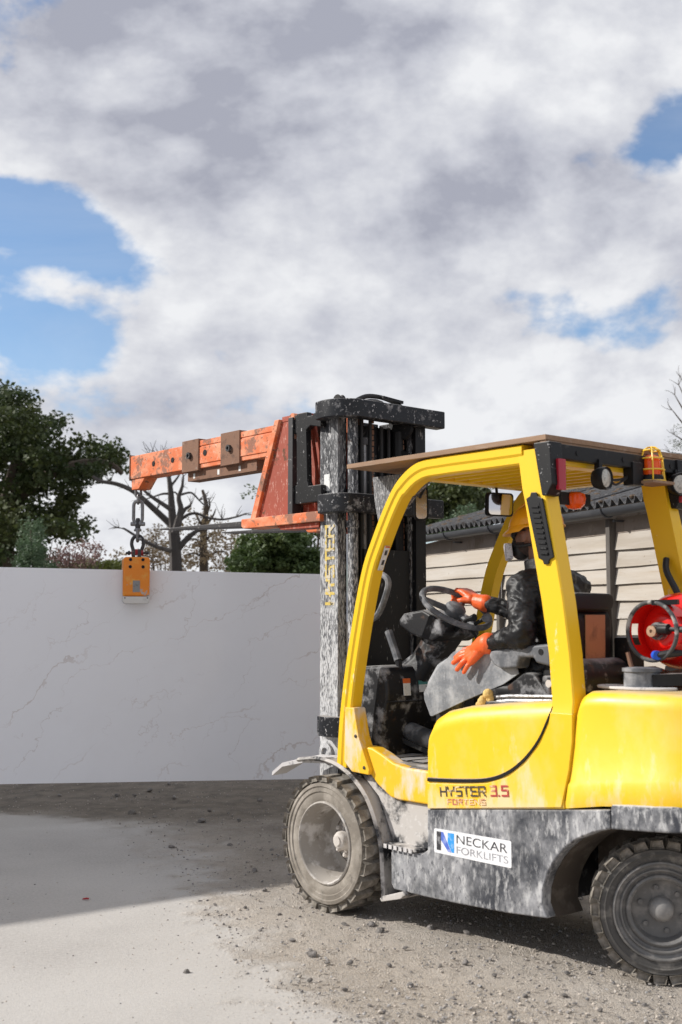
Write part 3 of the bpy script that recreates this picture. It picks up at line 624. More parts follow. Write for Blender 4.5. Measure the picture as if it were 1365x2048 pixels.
def build_wheel(parent, centre, normal, Rr, width, front, near=True):
    """wheel Empty whose local +y is the outer face normal; parts are children"""
    n = Vector(normal).normalized(); z = Vector((0,0,1)); x = n.cross(z)
    mt = Matrix((x, n, z)).transposed().to_4x4(); mt.translation = Vector(centre)
    w = bpy.data.objects.new('wheel', None); C.objects.link(w); w.parent = parent; w.matrix_local = mt; w.empty_display_size = .1
    h = width/2; lh = .026 if front else .030; Rb = Rr-lh
    tm = 'tyre' if front else 'tyre_rear'
    r1 = .214 if front else .205
    prof = [(r1, -h+.02), (r1+.03, -h), (Rb-.03, -h+.004), (Rb, -h+.03), (Rb, h-.03), (Rb-.012, h-.006), (Rb-.028, h-.002), (Rb-.034, h-.008), (r1+.05, h-.004), (r1+.045, h-.010), (r1+.022, h-.006), (r1, h-.016), (r1-.004, h-.03), (r1-.004, -h+.03)]
    MB().lathe(prof, 56, close=True).add([], []).build('tyre', tm, w, ang=40)
    if front:
        rp = [(.214, h-.016), (.212, h-.008), (.205, h-.004), (.200, h-.010), (.197, h-.03), (.188, h-.05), (.182, h-.17), (.174, h-.195), (.13, h-.200), (.13, h-.210), (.05, h-.210), (.05, -h+.02), (.21, -h+.02), (.214, h-.016)]
        MB().lathe(rp, 48, close=True).build('rim', 'rim', w, ang=30)
        MB().lathe([(.095, h-.210), (.092, h-.180), (.066, h-.170), (.050, h-.156), (.048, h-.118), (.040, h-.106), (.026, h-.103), (.024, h-.096), (.001, h-.095)], 20).build('hub', 'hub', w, ang=50)
        for k in range(8):
            a = 2*math.pi*k/8; m = MB(); m.lathe([(.014, h-.185), (.014, h-.150), (.008, h-.143), (.001, h-.143)], 6, Matrix.Translation((.078*math.cos(a), 0, .078*math.sin(a)))); m.build('wheel_nut', 'hub', w)
    else:
        rp = [(.205, h-.016), (.203, h-.006), (.196, h-.004), (.190, h-.016), (.176, h-.022), (.172, h-.012), (.166, h-.012), (.160, h-.028), (.150, h-.034), (.146, h-.022), (.138, h-.018), (.128, h-.026), (.124, h-.05), (.120, h-.075), (.05, h-.08), (.05, -h+.02), (.2, -h+.02), (.205, h-.016)]
        MB().lathe(rp, 48, close=True).build('rim', 'rim_grey', w, ang=30)
        MB().lathe([(.052, h-.08), (.050, h-.05), (.046, h-.034), (.034, h-.022), (.016, h-.016), (.001, h-.015)], 24).build('hub', 'hub_grey', w, ang=60)
        for k in range(6):
            a = 2*math.pi*k/6+.3; m = MB(); m.lathe([(.011, h-.08), (.011, h-.062), (.001, h-.062)], 6, Matrix.Translation((.09*math.cos(a), 0, .09*math.sin(a)))); m.build('wheel_nut', 'rim_grey', w)
    cnt = 24 if front else 25
    me = lug_mesh(Rr, lh+.004, h*.92, 2*math.pi*Rr/cnt*.74, .018)
    me2 = lug_mesh(Rr, lh+.004, h*.92, 2*math.pi*Rr/cnt*.74, -.018)
    for q in (me, me2): q.materials.append(M['tread'])
    for side in (0, 1):
        if not near and side == 0 and front is False: pass
        for k in range(cnt):
            a = 2*math.pi*(k+.5*side)/cnt
            rad = Vector((math.cos(a), 0, math.sin(a))); tan = Vector((-math.sin(a), 0, math.cos(a))); ny = Vector((0, 1 if side == 0 else -1, 0))
            ex = ny.cross(rad)
            m4 = Matrix((ex, ny, rad)).transposed().to_4x4(); m4.translation = rad*Rr+ny*(h-.001)
            o = bpy.data.objects.new('tread_block', me if side == 0 else me2); C.objects.link(o); o.parent = w; o.matrix_local = m4
    return w

def build_forklift():
    F = empty('forklift', FO, FRZ); tag(F, 'yellow and black forklift truck with dusty mast carrying the orange jib', 'forklift')
    # wheels
    build_wheel(F, (0, .475, .343), (0, 1, 0), .345, .25, True)
    build_wheel(F, (0, -.475, .345), (0, -1, 0), .347, .25, True, False)
    nr = Vector((-.645, .764, 0)).normalized(); fc = Vector((-1.885, .310, .290))
    build_wheel(F, fc-nr*.085, nr, .292, .17, False)
    build_wheel(F, (-1.75, -.42, .290), (.70, -.715, 0), .292, .17, False, False)
    # chassis frame: side plates with the rear arch, inner block, axle
    side = [(-.70, .593), (-1.10, .64), (-1.548, .690), (-1.786, .718), (-1.788, .640), (-1.70, .615), (-1.60, .570), (-1.54, .525), (-1.488, .470), (-1.445, .405), (-1.418, .335), (-1.412, .27), (-1.441, .215), (-1.20, .195), (-.90, .182), (-.681, .176), (-.46, .175), (-.44, .20), (-.44, .375), (-.66, .375), (-.70, .40)]
    for s in (1, -1):
        y = [s*.52, s*.455]; MB().prism(side, min(y), max(y)).build('side_frame', 'frame_dusty', F, bevel=.009, seg=2, ang=60)
        inner = [(x+(.004 if x < -1.3 else 0), z-.004) for x, z in side]; y = [s*.4545, s*.27]; MB().prism(inner, min(y), max(y)).build('arch_liner', 'liner', F)
    MB().box(-1.40, .15, -.26, .26, .26, .66).build('chassis_block', 'interior', F)
    MB().box(-1.95, -1.36, -.11, .11, .34, .70).build('rear_axle_carrier', 'liner', F, bevel=.02)
    MB().box(-2.05, -1.42, -.40, .40, .66, .70).build('underside_plate', 'liner', F)
    MB().lathe([(.05, -.10), (.07, -.08), (.07, .08), (.05, .10)], 16, Matrix.Translation((-1.78, 0, .29))).build('rear_axle', 'interior', F)
    MB().lathe([(.08, -.40), (.08, .40)], 16, Matrix.Translation((0, 0, .345))).build('front_axle', 'interior', F)
    # step plate beside the front wheel
    MB().box(-.64, -.40, .30, .535, .378, .394).build('step', 'fender_dusty', F, bevel=.004)
    st = MB()
    for k in range(6): st.box(-.42-.036*k-.012, -.42-.036*k+.010, .537, .541, .372, .392)
    st.build('step_grip', 'white_dusty', F)
    # fender: curved sheet around the front tyre with a lip that runs out at the bottom
    for s in (1, -1):
        arc = smooth_path([(.30, 0, .728), (.10, 0, .748), (-.09, 0, .708), (-.255, 0, .590), (-.352, 0, .40), (-.372, 0, .24), (-.378, 0, .118)], 6)
        m = MB(); rings = []
        for i, p in enumerate(arc):
            t = (arc[min(i+1, len(arc)-1)]-arc[max(i-1, 0)]).normalized(); nn = Vector((t.z, 0, -t.x))
            if nn.dot(p-Vector((0, 0, .345))) < 0: nn = -nn
            rings.append([p+nn*.012+Vector((0, s*.27, 0)), p+nn*.012+Vector((0, s*.505, 0)), p+nn*.024+Vector((0, s*.525, 0)), p+nn*.012+Vector((0, s*.540, 0)), p+Vector((0, s*.528, 0)), p+Vector((0, s*.27, 0))])
        m.loft(rings).build('fender', 'fender_dusty', F, ang=50)
        MB().prism([(-.372, .118), (-.384, .104), (-.52, .140), (-.56, .165), (-.54, .18), (-.39, .132)], min(s*.27, s*.535), max(s*.27, s*.535)).build('fender_foot', 'fender_dusty', F, bevel=.004)
        # inner cheek between fender and frame
        ch = [(-.06, .735), (-.13, .712), (-.28, .600), (-.380, .41), (-.40, .16), (-.46, .19), (-.46, .376), (-.64, .376), (-.70, .60), (-.42, .603), (-.24, .735)]
        MB().prism(ch, min(s*.24, s*.46), max(s*.24, s*.46)).build('wheel_arch_cheek', 'fender_dusty', F, bevel=.012)
    # front mud flap pieces
    MB().add([(.52, .44, .665), (.52, .54, .655), (.44, .53, .712), (.30, .50, .742), (.12, .49, .752), (.12, .36, .765), (.30, .36, .757), (.44, .38, .728)], [(0,1,2,3,4,5,6,7)]).loft(
        [[(.52, .44, .640), (.52, .54, .635), (.52, .54, .655), (.52, .44, .665)], [(.44, .38, .700), (.44, .53, .690), (.44, .53, .712), (.44, .38, .728)], [(.30, .36, .733), (.30, .50, .722), (.30, .50, .742), (.30, .36, .757)], [(.10, .36, .745), (.10, .49, .735), (.10, .49, .754), (.10, .36, .767)]]).build('mud_flap', 'white_dusty', F)
    # hood panel under the seat (yellow)
    def body_loft(name, stations, yprof, m, mtl, **kw):
        rings = []
        for x, zb, zt, r, ys in stations:
            half = [(ys-.004, zb), (ys, zb+.01), (ys, zt-r*1.3)]
            for k in range(1, 6):
                a = math.pi/2*k/5; half.append((ys-r*(1-math.cos(a)), zt-r*1.3+r*1.3*math.sin(a)))
            ring = [(x, y, z) for y, z in half]+[(x, -y, z) for y, z in half[::-1]]
            rings.append(ring)
        return m.loft(rings).build(name, mtl, F, **kw)
    st_ = [(-.708, .595, .93, .06, .520), (-.715, .597, .975, .06, .522), (-.75, .60, 1.030, .06, .523), (-.82, .609, 1.068, .065, .524), (-.96, .624, 1.098, .065, .524), (-1.20, .652, 1.125, .065, .524), (-1.50, .688, 1.152, .065, .524), (-1.545, .692, 1.155, .065, .522)]
    body_loft('hood', st_, None, MB(), 'yellow', bevel=.008, seg=2, ang=50)
    # black rubber strip sweeping up the hood
    strip = smooth_path([(-.714, .527, .735), (-.92, .527, .750), (-1.10, .527, .772), (-1.22, .527, .812), (-1.325, .527, .881), (-1.41, .527, .970), (-1.465, .527, 1.062), (-1.49, .520, 1.118)], 5)
    m = MB(); m.loft([[p+Vector((0, -.006, .011)), p+Vector((0, .004, .007)), p+Vector((0, .004, -.007)), p+Vector((0, -.006, -.011))] for p in strip]).build('hood_strip', 'black_clean', F)
    # pillar foot panel behind the strip
    MB().lathe([(.010, 0), (.010, .004), (.001, .004)], 12, Matrix.Translation((-1.545, .524, 1.06))).build('bolt', 'black_clean', F)
    # counterweight
    def cw(x, zb, zt, ys, crease):
        r = .055
        half = [(ys-.002, zb), (ys+.003, zb+.02), (ys+.003, crease-.006), (ys-.005, crease+.007), (ys-.006, zt-r*1.2)]
        for k in range(1, 7):
            a = math.pi/2*k/6; half.append((ys-.006-r*(1-math.cos(a)), zt-r*1.2+r*1.2*math.sin(a)))
        return [(x, y, z) for y, z in half]+[(x, -y, z) for y, z in half[::-1]]
    sts = [(-1.572, .695, 1.15, .515, .800), (-1.60, .697, 1.182, .522, .806), (-1.66, .704, 1.198, .525, .815), (-1.80, .728, 1.203, .525, .834), (-2.00, .752, 1.204, .515, .860), (-2.12, .758, 1.200, .490, .872), (-2.24, .765, 1.19, .43, .885), (-2.33, .77, 1.17, .33, .895), (-2.38, .78, 1.13, .20, .90)]
    rings = [cw(*s) for s in sts]
    # shear the front edge so that it leans with the pillar
    for k, (dx, sl_) in enumerate(((0., .17), (-.012, .17), (-.055, .14), (-.20, .03))):
        rings[k] = [(-1.548-(z-.70)*sl_+dx, y, z) for x, y, z in rings[k]]
    MB().loft(rings).build('counterweight', 'yellow', F, ang=40)
    lower = [(x, zb) for x, zb in ((-1.80, .645), (-2.0, .655), (-2.12, .662), (-2.25, .672), (-2.36, .69))]
    rr = []
    for x, zb, ys in ((-1.800, .642, .522), (-1.95, .652, .522), (-2.08, .660, .503), (-2.2, .67, .455), (-2.30, .68, .37), (-2.37, .69, .23)):
        rr.append([(x, ys+.006, zb), (x, ys+.010, zb+.01), (x, ys+.010, zb+.088), (x, ys-.002, zb+.102), (x, -ys, zb+.102), (x, -ys, zb)])
    MB().loft(rr).build('counterweight_skirt', 'frame_dusty', F, bevel=.004, ang=50)
    # floor, sill and pillar foot
    MB().box(-.72, -.16, -.46, .46, .745, .770).build('floor', 'interior', F)
    MB().slabz([(-.20, .44), (-.66, .44), (-.66, -.40), (-.20, -.40)], .771, .785).build('floor_mat', 'floor_mat', F, bevel=.004)
    fm = MB()
    for k in range(3): fm.box(-.27-.12*k-.045, -.27-.12*k+.045, .16, .40, .786, .793)
    fm.build('floor_mat_ribs', 'interior', F, bevel=.003)
    for s in (1, -1):
        ys = sorted((s*.40, s*.485))
        sill = [(-.19, .850), (-.26, .846), (-.33, .822), (-.42, .785), (-.52, .768), (-.70, .766), (-.70, .605), (-.46, .604), (-.40, .612), (-.30, .665), (-.22, .73), (-.19, .78)]
        MB().prism(sill, *ys).build('side_sill', 'yellow_dusty', F, bevel=.012, seg=3, ang=50)
        ys = sorted((s*.43, s*.512))
        MB().prism([(-.075, 1.045), (-.150, 1.045), (-.185, .90), (-.270, .735), (-.262, .71), (-.13, .715), (-.07, .76)], *ys).build('pillar_foot', 'yellow_dusty', F, bevel=.008, ang=40)
        for bx_, bz in ((-.165, .90), (-.232, .745)): MB().lathe([(.009, 0), (.009, .004), (.001, .005)], 10, Matrix.Translation((bx_, s*.512, bz))).build('bolt', 'dark_steel', F)
        # front pillar and roof beam of the overhead guard, one bent box tube
        outer = smooth_path([(-.000, 0, .735), (-.025, 0, 1.00), (-.090, 0, 1.343), (-.195, 0, 1.735), (-.285, 0, 1.925), (-.415, 0, 2.135), (-.515, 0, 2.232), (-.640, 0, 2.287), (-.80, 0, 2.296), (-1.05, 0, 2.296), (-1.32, 0, 2.296)], 5)
        rings = []
        for i, p in enumerate(outer):
            t = (outer[min(i+1, len(outer)-1)]-outer[max(i-1, 0)]).normalized(); nn = Vector((-abs(t.z), 0, -abs(t.x))).normalized()
            wv = .082 if p.z < 2.2 else .090
            q = p+nn*wv; g = p+nn*wv*.45; g2 = p+nn*wv*.58
            rings.append([p+Vector((0, s*.43, 0)), p+Vector((0, s*.500, 0)), p+nn*.008+Vector((0, s*.508, 0)), g+Vector((0, s*.508, 0)), g2+Vector((0, s*.500, 0)), q-nn*.008+Vector((0, s*.500, 0)), q+Vector((0, s*.492, 0)), q+Vector((0, s*.43, 0))])
        MB().loft(rings).build('front_pillar', 'yellow_pillar', F, ang=32)
        if s == 1:
            lb = MB().bar((-.3035, .463, 1.757), (-.3625, .463, 1.880), .034, .004, (1,0,0)).build('label', 'label_white', F)
            for t in (.22, .62): MB().bar(Vector((-.3055, .463, 1.757)).lerp(Vector((-.3645, .463, 1.880)), t), Vector((-.3055, .463, 1.757)).lerp(Vector((-.3645, .463, 1.880)), t+.2), .016, .003, (1,0,0)).build('pictogram', 'ink_black', lb)
            MB().bar(Vector((-.3055, .463, 1.757)).lerp(Vector((-.3645, .463, 1.880)), .93), Vector((-.3055, .463, 1.757)).lerp(Vector((-.3645, .463, 1.880)), .99), .033, .003, (1,0,0)).build('label_header', 'label_orange', lb)
        # rear pillar, leaning box tube with flared foot
        st2 = [(2.27, -1.285, -1.425, .500), (2.10, -1.312, -1.448, .503), (2.03, -1.330, -1.462, .505), (1.80, -1.378, -1.508, .508), (1.587, -1.423, -1.55, .510), (1.35, -1.462, -1.584, .512), (1.15, -1.480, -1.603, .516), (1.10, -1.482, -1.604, .526), (1.00, -1.452, -1.600, .529), (.90, -1.40, -1.585, .529), (.80, -1.30, -1.562, .529), (.698, -1.20, -1.535, .529)]
        rings = []
        for z, xa, xb, yo in st2:
            yi = yo-.085
            rings.append([(xa, s*yi, z), (xa, s*(yo-.006), z), (xa-.006, s*yo, z), (xb+.006, s*yo, z), (xb, s*(yo-.006), z), (xb, s*yi, z)])
        MB().loft(rings[:8]).build('rear_pillar', 'yellow_pillar', F, ang=32)
        # lower flare follows the curved strip
        if s == 1:
            fl = [(-1.482, 1.10), (-1.604, 1.10), (-1.600, .98), (-1.580, .86), (-1.552, .76), (-1.535, .698), (-1.20, .657), (-.712, .597), (-.712, .718), (-.92, .735), (-1.10, .757), (-1.23, .798), (-1.335, .868), (-1.42, .957), (-1.472, 1.05)]
            MB().prism(fl, .40, .5285).build('hood_flank', 'yellow', F, bevel=.004, seg=2, ang=50)
        # louvre in the rear pillar
        if s == 1:
            lv = Matrix.Identity(4)
            fr = [(-1.352, 2.045), (-1.375, 2.055), (-1.382, 2.072), (-1.412, 2.07), (-1.420, 2.05), (-1.446, 2.040), (-1.505, 1.775), (-1.482, 1.765), (-1.475, 1.745), (-1.45, 1.745), (-1.443, 1.765), (-1.420, 1.772)]
            MB().prism(fr, .509, .519).build('louvre_frame', 'black_clean', F, bevel=.003)
            MB().prism([(-1.378, 2.030), (-1.430, 2.024), (-1.482, 1.790), (-1.436, 1.788)], .519, .5205).build('louvre_opening', 'mast_dark', F)
            for k in range(10):
                z = 2.012-.0235*k; xa = -1.385-(2.012-z)*.235
                MB().prism([(xa, z), (xa-.043, z-.004), (xa-.043, z-.013), (xa, z-.009)], .5212, .526).build('louvre_slat', 'black_clean', F)
    # roof cross members and bars between the two roof beams
    MB().box(-1.44, -1.36, -.43, .43, 2.20, 2.28).build('guard_rear_beam', 'yellow_pillar', F, bevel=.006)
    MB().box(-.66, -.58, -.43, .43, 2.20, 2.27).build('guard_front_beam', 'yellow_pillar', F, bevel=.006)
    for k in range(8):
        y = -.37+.74*k/7; MB().box(-1.36, -.66, y-.010, y+.010, 2.205, 2.255).build('guard_bar', 'yellow_pillar', F, bevel=.003)
    # black rear bar with lamps, corner pieces, reflector
    MB().box(-1.490, -1.442, -.52, .50, 2.222, 2.288).build('light_bar', 'black_clean', F, bevel=.004)
    for y in (.32, -.02, -.40): MB().lathe([(.012, 0), (.012, .003), (.001, .003)], 12, Matrix.Translation((-1.4905, y, 2.255)) @ Matrix.Rotation(R(90), 4, 'Z')).build('bar_hole', 'mast_dark', F)
    for s in (1, -1):
        ys = sorted((s*.44, s*.527))
        MB().prism([(-1.405, 2.292), (-1.500, 2.292), (-1.512, 2.10), (-1.480, 2.05), (-1.452, 2.05), (-1.438, 2.12)], *ys).build('corner_guard', 'black', F, bevel=.006)
        MB().box(-1.522, -1.502, min(s*.44, s*.49), max(s*.44, s*.49), 2.075, 2.215).build('tail_reflector', 'lens_red', F, bevel=.004)
    def work_lamp(y, z, tilt, r=.052):
        mt = Matrix.Translation((-1.515, y, z)) @ Matrix.Rotation(R(90+tilt), 4, 'Z')
        l = MB().lathe([(.02, -.05), (r*.8, -.045), (r, -.02), (r*1.05, .01), (r, .02), (r*.9, .012)], 24, mt).build('work_lamp', 'black_clean', F)
        MB().lathe([(r*.88, .010), (r*.7, .016), (.001, .018)], 24, mt).build('lamp_lens', 'lamp_glass', l)
        MB().box(-1.50, -1.47, y-.012, y+.012, z+.03, 2.24).build('lamp_bracket', 'black_clean', l)
    work_lamp(.165, 2.150, 8); work_lamp(-.435, 2.165, -20, .056)
    # beacon in its yellow cage
    bc = MB().lathe([(.058, 0), (.058, .02), (.05, .03), (.001, .03)], 24, Matrix.Translation((-1.50, -.225, 2.165)) @ Matrix.Rotation(R(90), 4, 'X')).build('beacon', 'black_clean', F)
    MB().lathe([(.043, .03), (.046, .05), (.044, .10), (.034, .122), (.016, .130), (.001, .131)], 24, Matrix.Translation((-1.50, -.225, 2.165)) @ Matrix.Rotation(R(90), 4, 'X')).build('beacon_lens', 'amber', bc)
    cg = MB()
    for zz, r in ((.0, .066), (.055, .062), (.11, .057), (.150, .042)):
        cg.tube([(-1.50+r*math.cos(2*math.pi*k/24), -.225+r*math.sin(2*math.pi*k/24), 2.165+zz) for k in range(25)], .0042, 6)
    for k in range(6):
        a = 2*math.pi*k/6+.2; cg.tube([(-1.50+q*math.cos(a), -.225+q*math.sin(a), 2.165+zz) for zz, q in ((0, .066), (.11, .057), (.150, .042), (.165, .02), (.168, 0))], .0042, 6)
    cg.build('beacon_cage', 'yellow', bc)
    MB().box(-1.57, -1.44, -.31, -.14, 2.150, 2.163).build('beacon_bracket', 'wood_roof', bc)
    MB().box(-1.50, -1.44, -.16, -.08, 2.14, 2.25).build('relay_box', 'black_clean', F, bevel=.004)
    for dy, sag in ((0, .04), (.03, .06)):
        MB().tube(smooth_path([(-1.46, .14-dy, 2.20), (-1.46, .05-dy, 2.20-sag), (-1.46, -.04, 2.19-sag*.6), (-1.47, -.12, 2.20)], 5), .006, 6).build('lamp_cable', 'black_rubber', F)
    # orange beacon lamp hanging inside under the roof with its black bracket
    MB().lathe([(.001, -.055), (.03, -.05), (.05, -.03), (.055, 0), (.05, .02), (.03, .03), (.001, .03)], 20, Matrix.Translation((-1.25, .05, 2.085)) @ Matrix.Rotation(R(90), 4, 'X')).build('amber_lamp', 'amber', F)
    MB().prism([(-1.24, 2.11), (-1.26, 2.11), (-1.26, 2.05), (-1.24, 2.05)], -.06, .16).build('amber_lamp_bracket', 'black_clean', F)
    # rear view mirrors
    def mirror(c, n, w_, h_, mt_, name='mirror'):
        n = Vector(n).normalized(); u = n.cross(Vector((0,0,1))).normalized(); v = u.cross(n); m4 = Matrix((u, n, v)).transposed().to_4x4(); m4.translation = Vector(c)
        def rr_(w2, h2, y0, y1, r=.02):
            pts = []
            for cx, cz, a0 in ((w2-r, h2-r, 0), (-w2+r, h2-r, 90), (-w2+r, -h2+r, 180), (w2-r, -h2+r, 270)):
                for k in range(5): a = R(a0+22.5*k); pts.append((cx+r*math.cos(a), cz+r*math.sin(a)))
            return [[m4 @ Vector((x, y, z)) for x, z in pts] for y in (y0, y1)]
        o = MB().loft(rr_(w_/2, h_/2, -.02, .004)).build(name, 'black_clean', F)
        MB().loft(rr_(w_/2-.008, h_/2-.008, .0042, .006)).build('mirror_glass', mt_, o)
        return o
    to_cam = Vector((-.63, .55, -.18))
    mo = mirror((-.63, -.10, 2.110), (-.86, .20, -.05), .165, .125, 'mirror')
    MB().tube([(-.61, -.10, 2.14), (-.60, -.10, 2.26)], .008, 6).build('mirror_stalk', 'black_clean', mo)
    mo = mirror((-.235, .10, 2.135), (-.95, .62, .05), .075, .19, 'mirror_dusty')
    MB().tube([(-.22, .10, 2.16), (-.40, .2, 2.24)], .008, 6).build('mirror_stalk', 'black_clean', mo)
    MB().add([], []).prism([(-.10, 2.27), (-.62, 2.27), (-.42, 2.15), (-.30, 2.05), (-.20, 1.97), (-.155, 1.985), (-.115, 2.14)], .30, .335).build('front_bracket', 'mast_dusty', F, bevel=.004)
    # far side grab handle on rear pillar
    MB().tube(smooth_path([(-1.45, -.40, 1.80), (-1.47, -.37, 1.74), (-1.52, -.36, 1.66), (-1.56, -.37, 1.58), (-1.58, -.40, 1.55)], 4), .016, 8).build('grab_handle', 'black_rubber', F)
    # ---- lettering on the hood and frame
    U = Vector((-.9938, 0, .111)); V = Vector((.0, 0, 1)).cross(Vector((0,1,0))); V = Vector((.111, 0, .9938))
    stroke_text('HYSTER', 'lettering', 'decal_black', F, (-.806, .5296, .668), U, V, .0385, .040, .0120, .0075)
    stroke_text('3.5', 'lettering', 'decal_red', F, (-1.130, .5296, .704), U, V, .034, .042, .015, .0085)
    stroke_text('FORTENS', 'lettering', 'decal_red2', F, (-.850, .5296, .634), U, V, .025, .022, .0115, .005)
    stk = MB(); pts = []
    for cx, cz, a0 in ((-1.233, .508, 90), (-1.233, .405, 180), (-.758, .405, 270), (-.758, .502, 0)):
        for k in range(4): a = R(a0+30*k); pts.append((cx+.008*math.cos(a), cz+.008*math.sin(a)))
    stk = MB().prism(pts, .5205, .5225).build('sticker', 'sticker_white', F)
    def quad(pp, name, mt_): MB().prism(pp, .5226, .5232).build(name, mt_, stk)
    quad([(-.768, .498), (-.797, .499), (-.797, .412), (-.768, .412)], 'logo_bar', 'ink_black')
    quad([(-.798, .499), (-.812, .499), (-.865, .412), (-.845, .412), (-.798, .46)], 'logo_slash', 'ink_blue')
    quad([(-.842, .500), (-.884, .501), (-.884, .412), (-.868, .412), (-.842, .455)], 'logo_bar', 'ink_cyan')
    place_text('NECKAR', 'lettering', 'ink_black', stk, (-.900, .5232, .459), (-1,0,0), (0,0,1), .318, .040)
    place_text('FORKLIFTS', 'lettering', 'ink_grey', stk, (-.900, .5232, .413), (-1,0,0), (0,0,1), .322, .033)
    return F
FK = build_forklift()

def build_mast(F):
    zt = 2.725; before = set(bpy.data.objects)
    # outer rails: C channels; near one with its dusty outer face
    for s in (1, -1):
        y0, y1 = sorted((s*.36, s*.335))
        o = MB(); o.box(.165, .324, y0, y1, .20, zt)
        ya, yb = sorted((s*.335, s*.285)); o.box(.165, .185, ya, yb, .20, zt); o.box(.304, .324, ya, yb, .20, zt)
        o.build('mast_rail', 'mast_dusty', F, bevel=.004)
        ya, yb = sorted((s*.325, s*.25))
        i = MB(); i.box(.195, .212, ya, yb, .42, 2.70); i.box(.277, .294, ya, yb, .42, 2.70)
        ya, yb = sorted((s*.262, s*.25)); i.box(.212, .277, ya, yb, .42, 2.70)
        i.build('inner_rail', 'mast_dark', F)
        # lift cylinder behind each rail
        MB().lathe([(.034, .40), (.034, 2.02), (.040, 2.02), (.040, 2.06), (.034, 2.06), (.034, 2.68), (.001, 2.68)], 18, Matrix.Translation((.118, s*.275, 0)) @ Matrix.Rotation(R(90), 4, 'X') ).build('lift_cylinder', 'mast_dusty', F)
    # cross members wrap round the near rail
    def cross(z0, z1, th):
        pts = smooth_path([(.345, .312, 0), (.27, .332, 0), (.215, .335, 0), (.160, .30, 0), (.145, .23, 0), (.145, .0, 0), (.145, -.25, 0), (.145, -.395, 0)], 5)
        m = MB(); rings = []
        for i, p in enumerate(pts):
            t = (pts[min(i+1, len(pts)-1)]-pts[max(i-1, 0)]).normalized(); nn = Vector((-t.y, t.x, 0))
            w = th*(.35 if i < 3 else 1)
            a = p; b = p-nn*w
            rings.append([(a.x, a.y, z0), (b.x, b.y, z0), (b.x, b.y, z1), (a.x, a.y, z1)])
        return m.loft(rings).build('mast_crossbar', 'bar_dusty', F, bevel=.010, seg=2, ang=60)
    cross(2.632, 2.735, .075); cross(2.098, 2.205, .06); cross(.86, .97, .06)
    MB().box(.05, .324, -.36, .36, 2.7255, 2.738).build('mast_top_plate', 'black', F, bevel=.004)
    # pulley and hose bracket on top
    MB().lathe([(.034, -.025), (.036, -.02), (.028, -.008), (.028, .008), (.036, .02), (.034, .025)], 20, Matrix.Translation((.25, .26, 2.765))).build('hose_pulley', 'black_clean', F)
    MB().tube(smooth_path([(.16, .22, 2.75), (.13, .14, 2.785), (.12, .02, 2.79), (.11, -.10, 2.77), (.10, -.16, 2.745)], 4), .014, 8).build('top_hose', 'black_rubber', F)
    MB().lathe([(.09, 0), (.085, .02), (.05, .035), (.001, .035)], 20, Matrix.Translation((.16, .07, 2.7385)) @ Matrix.Rotation(R(90), 4, 'X')).build('cylinder_head', 'black_clean', F)
    MB().bar((.09, .03, 2.785), (.09, -.16, 2.772), .016, .016).build('top_rod', 'black_clean', F)
    # chains, hoses, free-lift ram
    def vtube(x, y, r, z0, z1, nm, mt_): MB().tube([(x, y, z0), (x, y, (z0+z1)/2), (x, y, z1)], r, 10).build(nm, mt_, F)
    vtube(.13, .165, .020, .6, 2.50, 'lift_ram', 'steel'); vtube(.12, .195, .012, .5, 2.68, 'hydraulic_hose', 'black_rubber'); vtube(.11, .125, .011, .5, 2.68, 'hydraulic_hose', 'black_rubber')
    MB().lathe([(.030, 0), (.030, .04), (.001, .04)], 14, Matrix.Translation((.13, .165, 2.50)) @ Matrix.Rotation(R(90), 4, 'X')).build('ram_cap', 'dark_steel', F)
    for y in (.085, -.20):
        m = MB()
        for k in range(62): m.box(.125, .145, y-(.013 if k % 2 else .009), y+(.013 if k % 2 else .009), .62+k*.033, .62+k*.033+.026)
        m.build('lift_chain', 'rust', F)
    MB().box(.17, .185, -.24, .24, .50, 2.62).build('hose_plate', 'mast_dark', F)
    for y in (-.02, -.09): vtube(.15, y, .013, .5, 2.62, 'hydraulic_hose', 'black_rubber')
    vtube(.13, -.155, .035, .5, 2.60, 'free_lift_cylinder', 'mast_dark')
    for z in (2.62, 2.42):
        MB().lathe([(.065, -.018), (.068, -.014), (.054, -.004), (.054, .004), (.068, .014), (.065, .018)], 22, Matrix.Translation((.10, -.17, z)) @ Matrix.Rotation(R(20), 4, 'Z')).build('chain_wheel', 'mast_dark', F)
    MB().box(.06, .30, -.345, -.25, .45, 2.64).build('mast_rail_liner', 'mast_dark', F)
    MB().prism([(.09, .40), (.16, .40), (.16, 1.9), (.09, 1.9)], -.22, .20).build('mast_lower_shield', 'mast_dark', F)
    # carriage: C shaped side plates and bars
    for s in (1, -1):
        ys = sorted((s*.305, s*.345))
        MB().prism([(.335, 2.69), (.40, 2.69), (.41, 2.678), (.455, 2.678), (.465, 2.705), (.562, 2.705), (.556, 2.172), (.33, 2.172), (.33, 2.270), (.445, 2.270), (.458, 2.30), (.470, 2.60), (.43, 2.62), (.335, 2.60)], *ys).build('carriage_plate', 'black', F, bevel=.006)
    MB().box(.56, .635, -.30, .30, 2.60, 2.71).build('carriage_bar', 'black', F, bevel=.005)
    MB().box(.56, .635, -.30, .30, 2.18, 2.29).build('carriage_bar', 'black', F, bevel=.005)
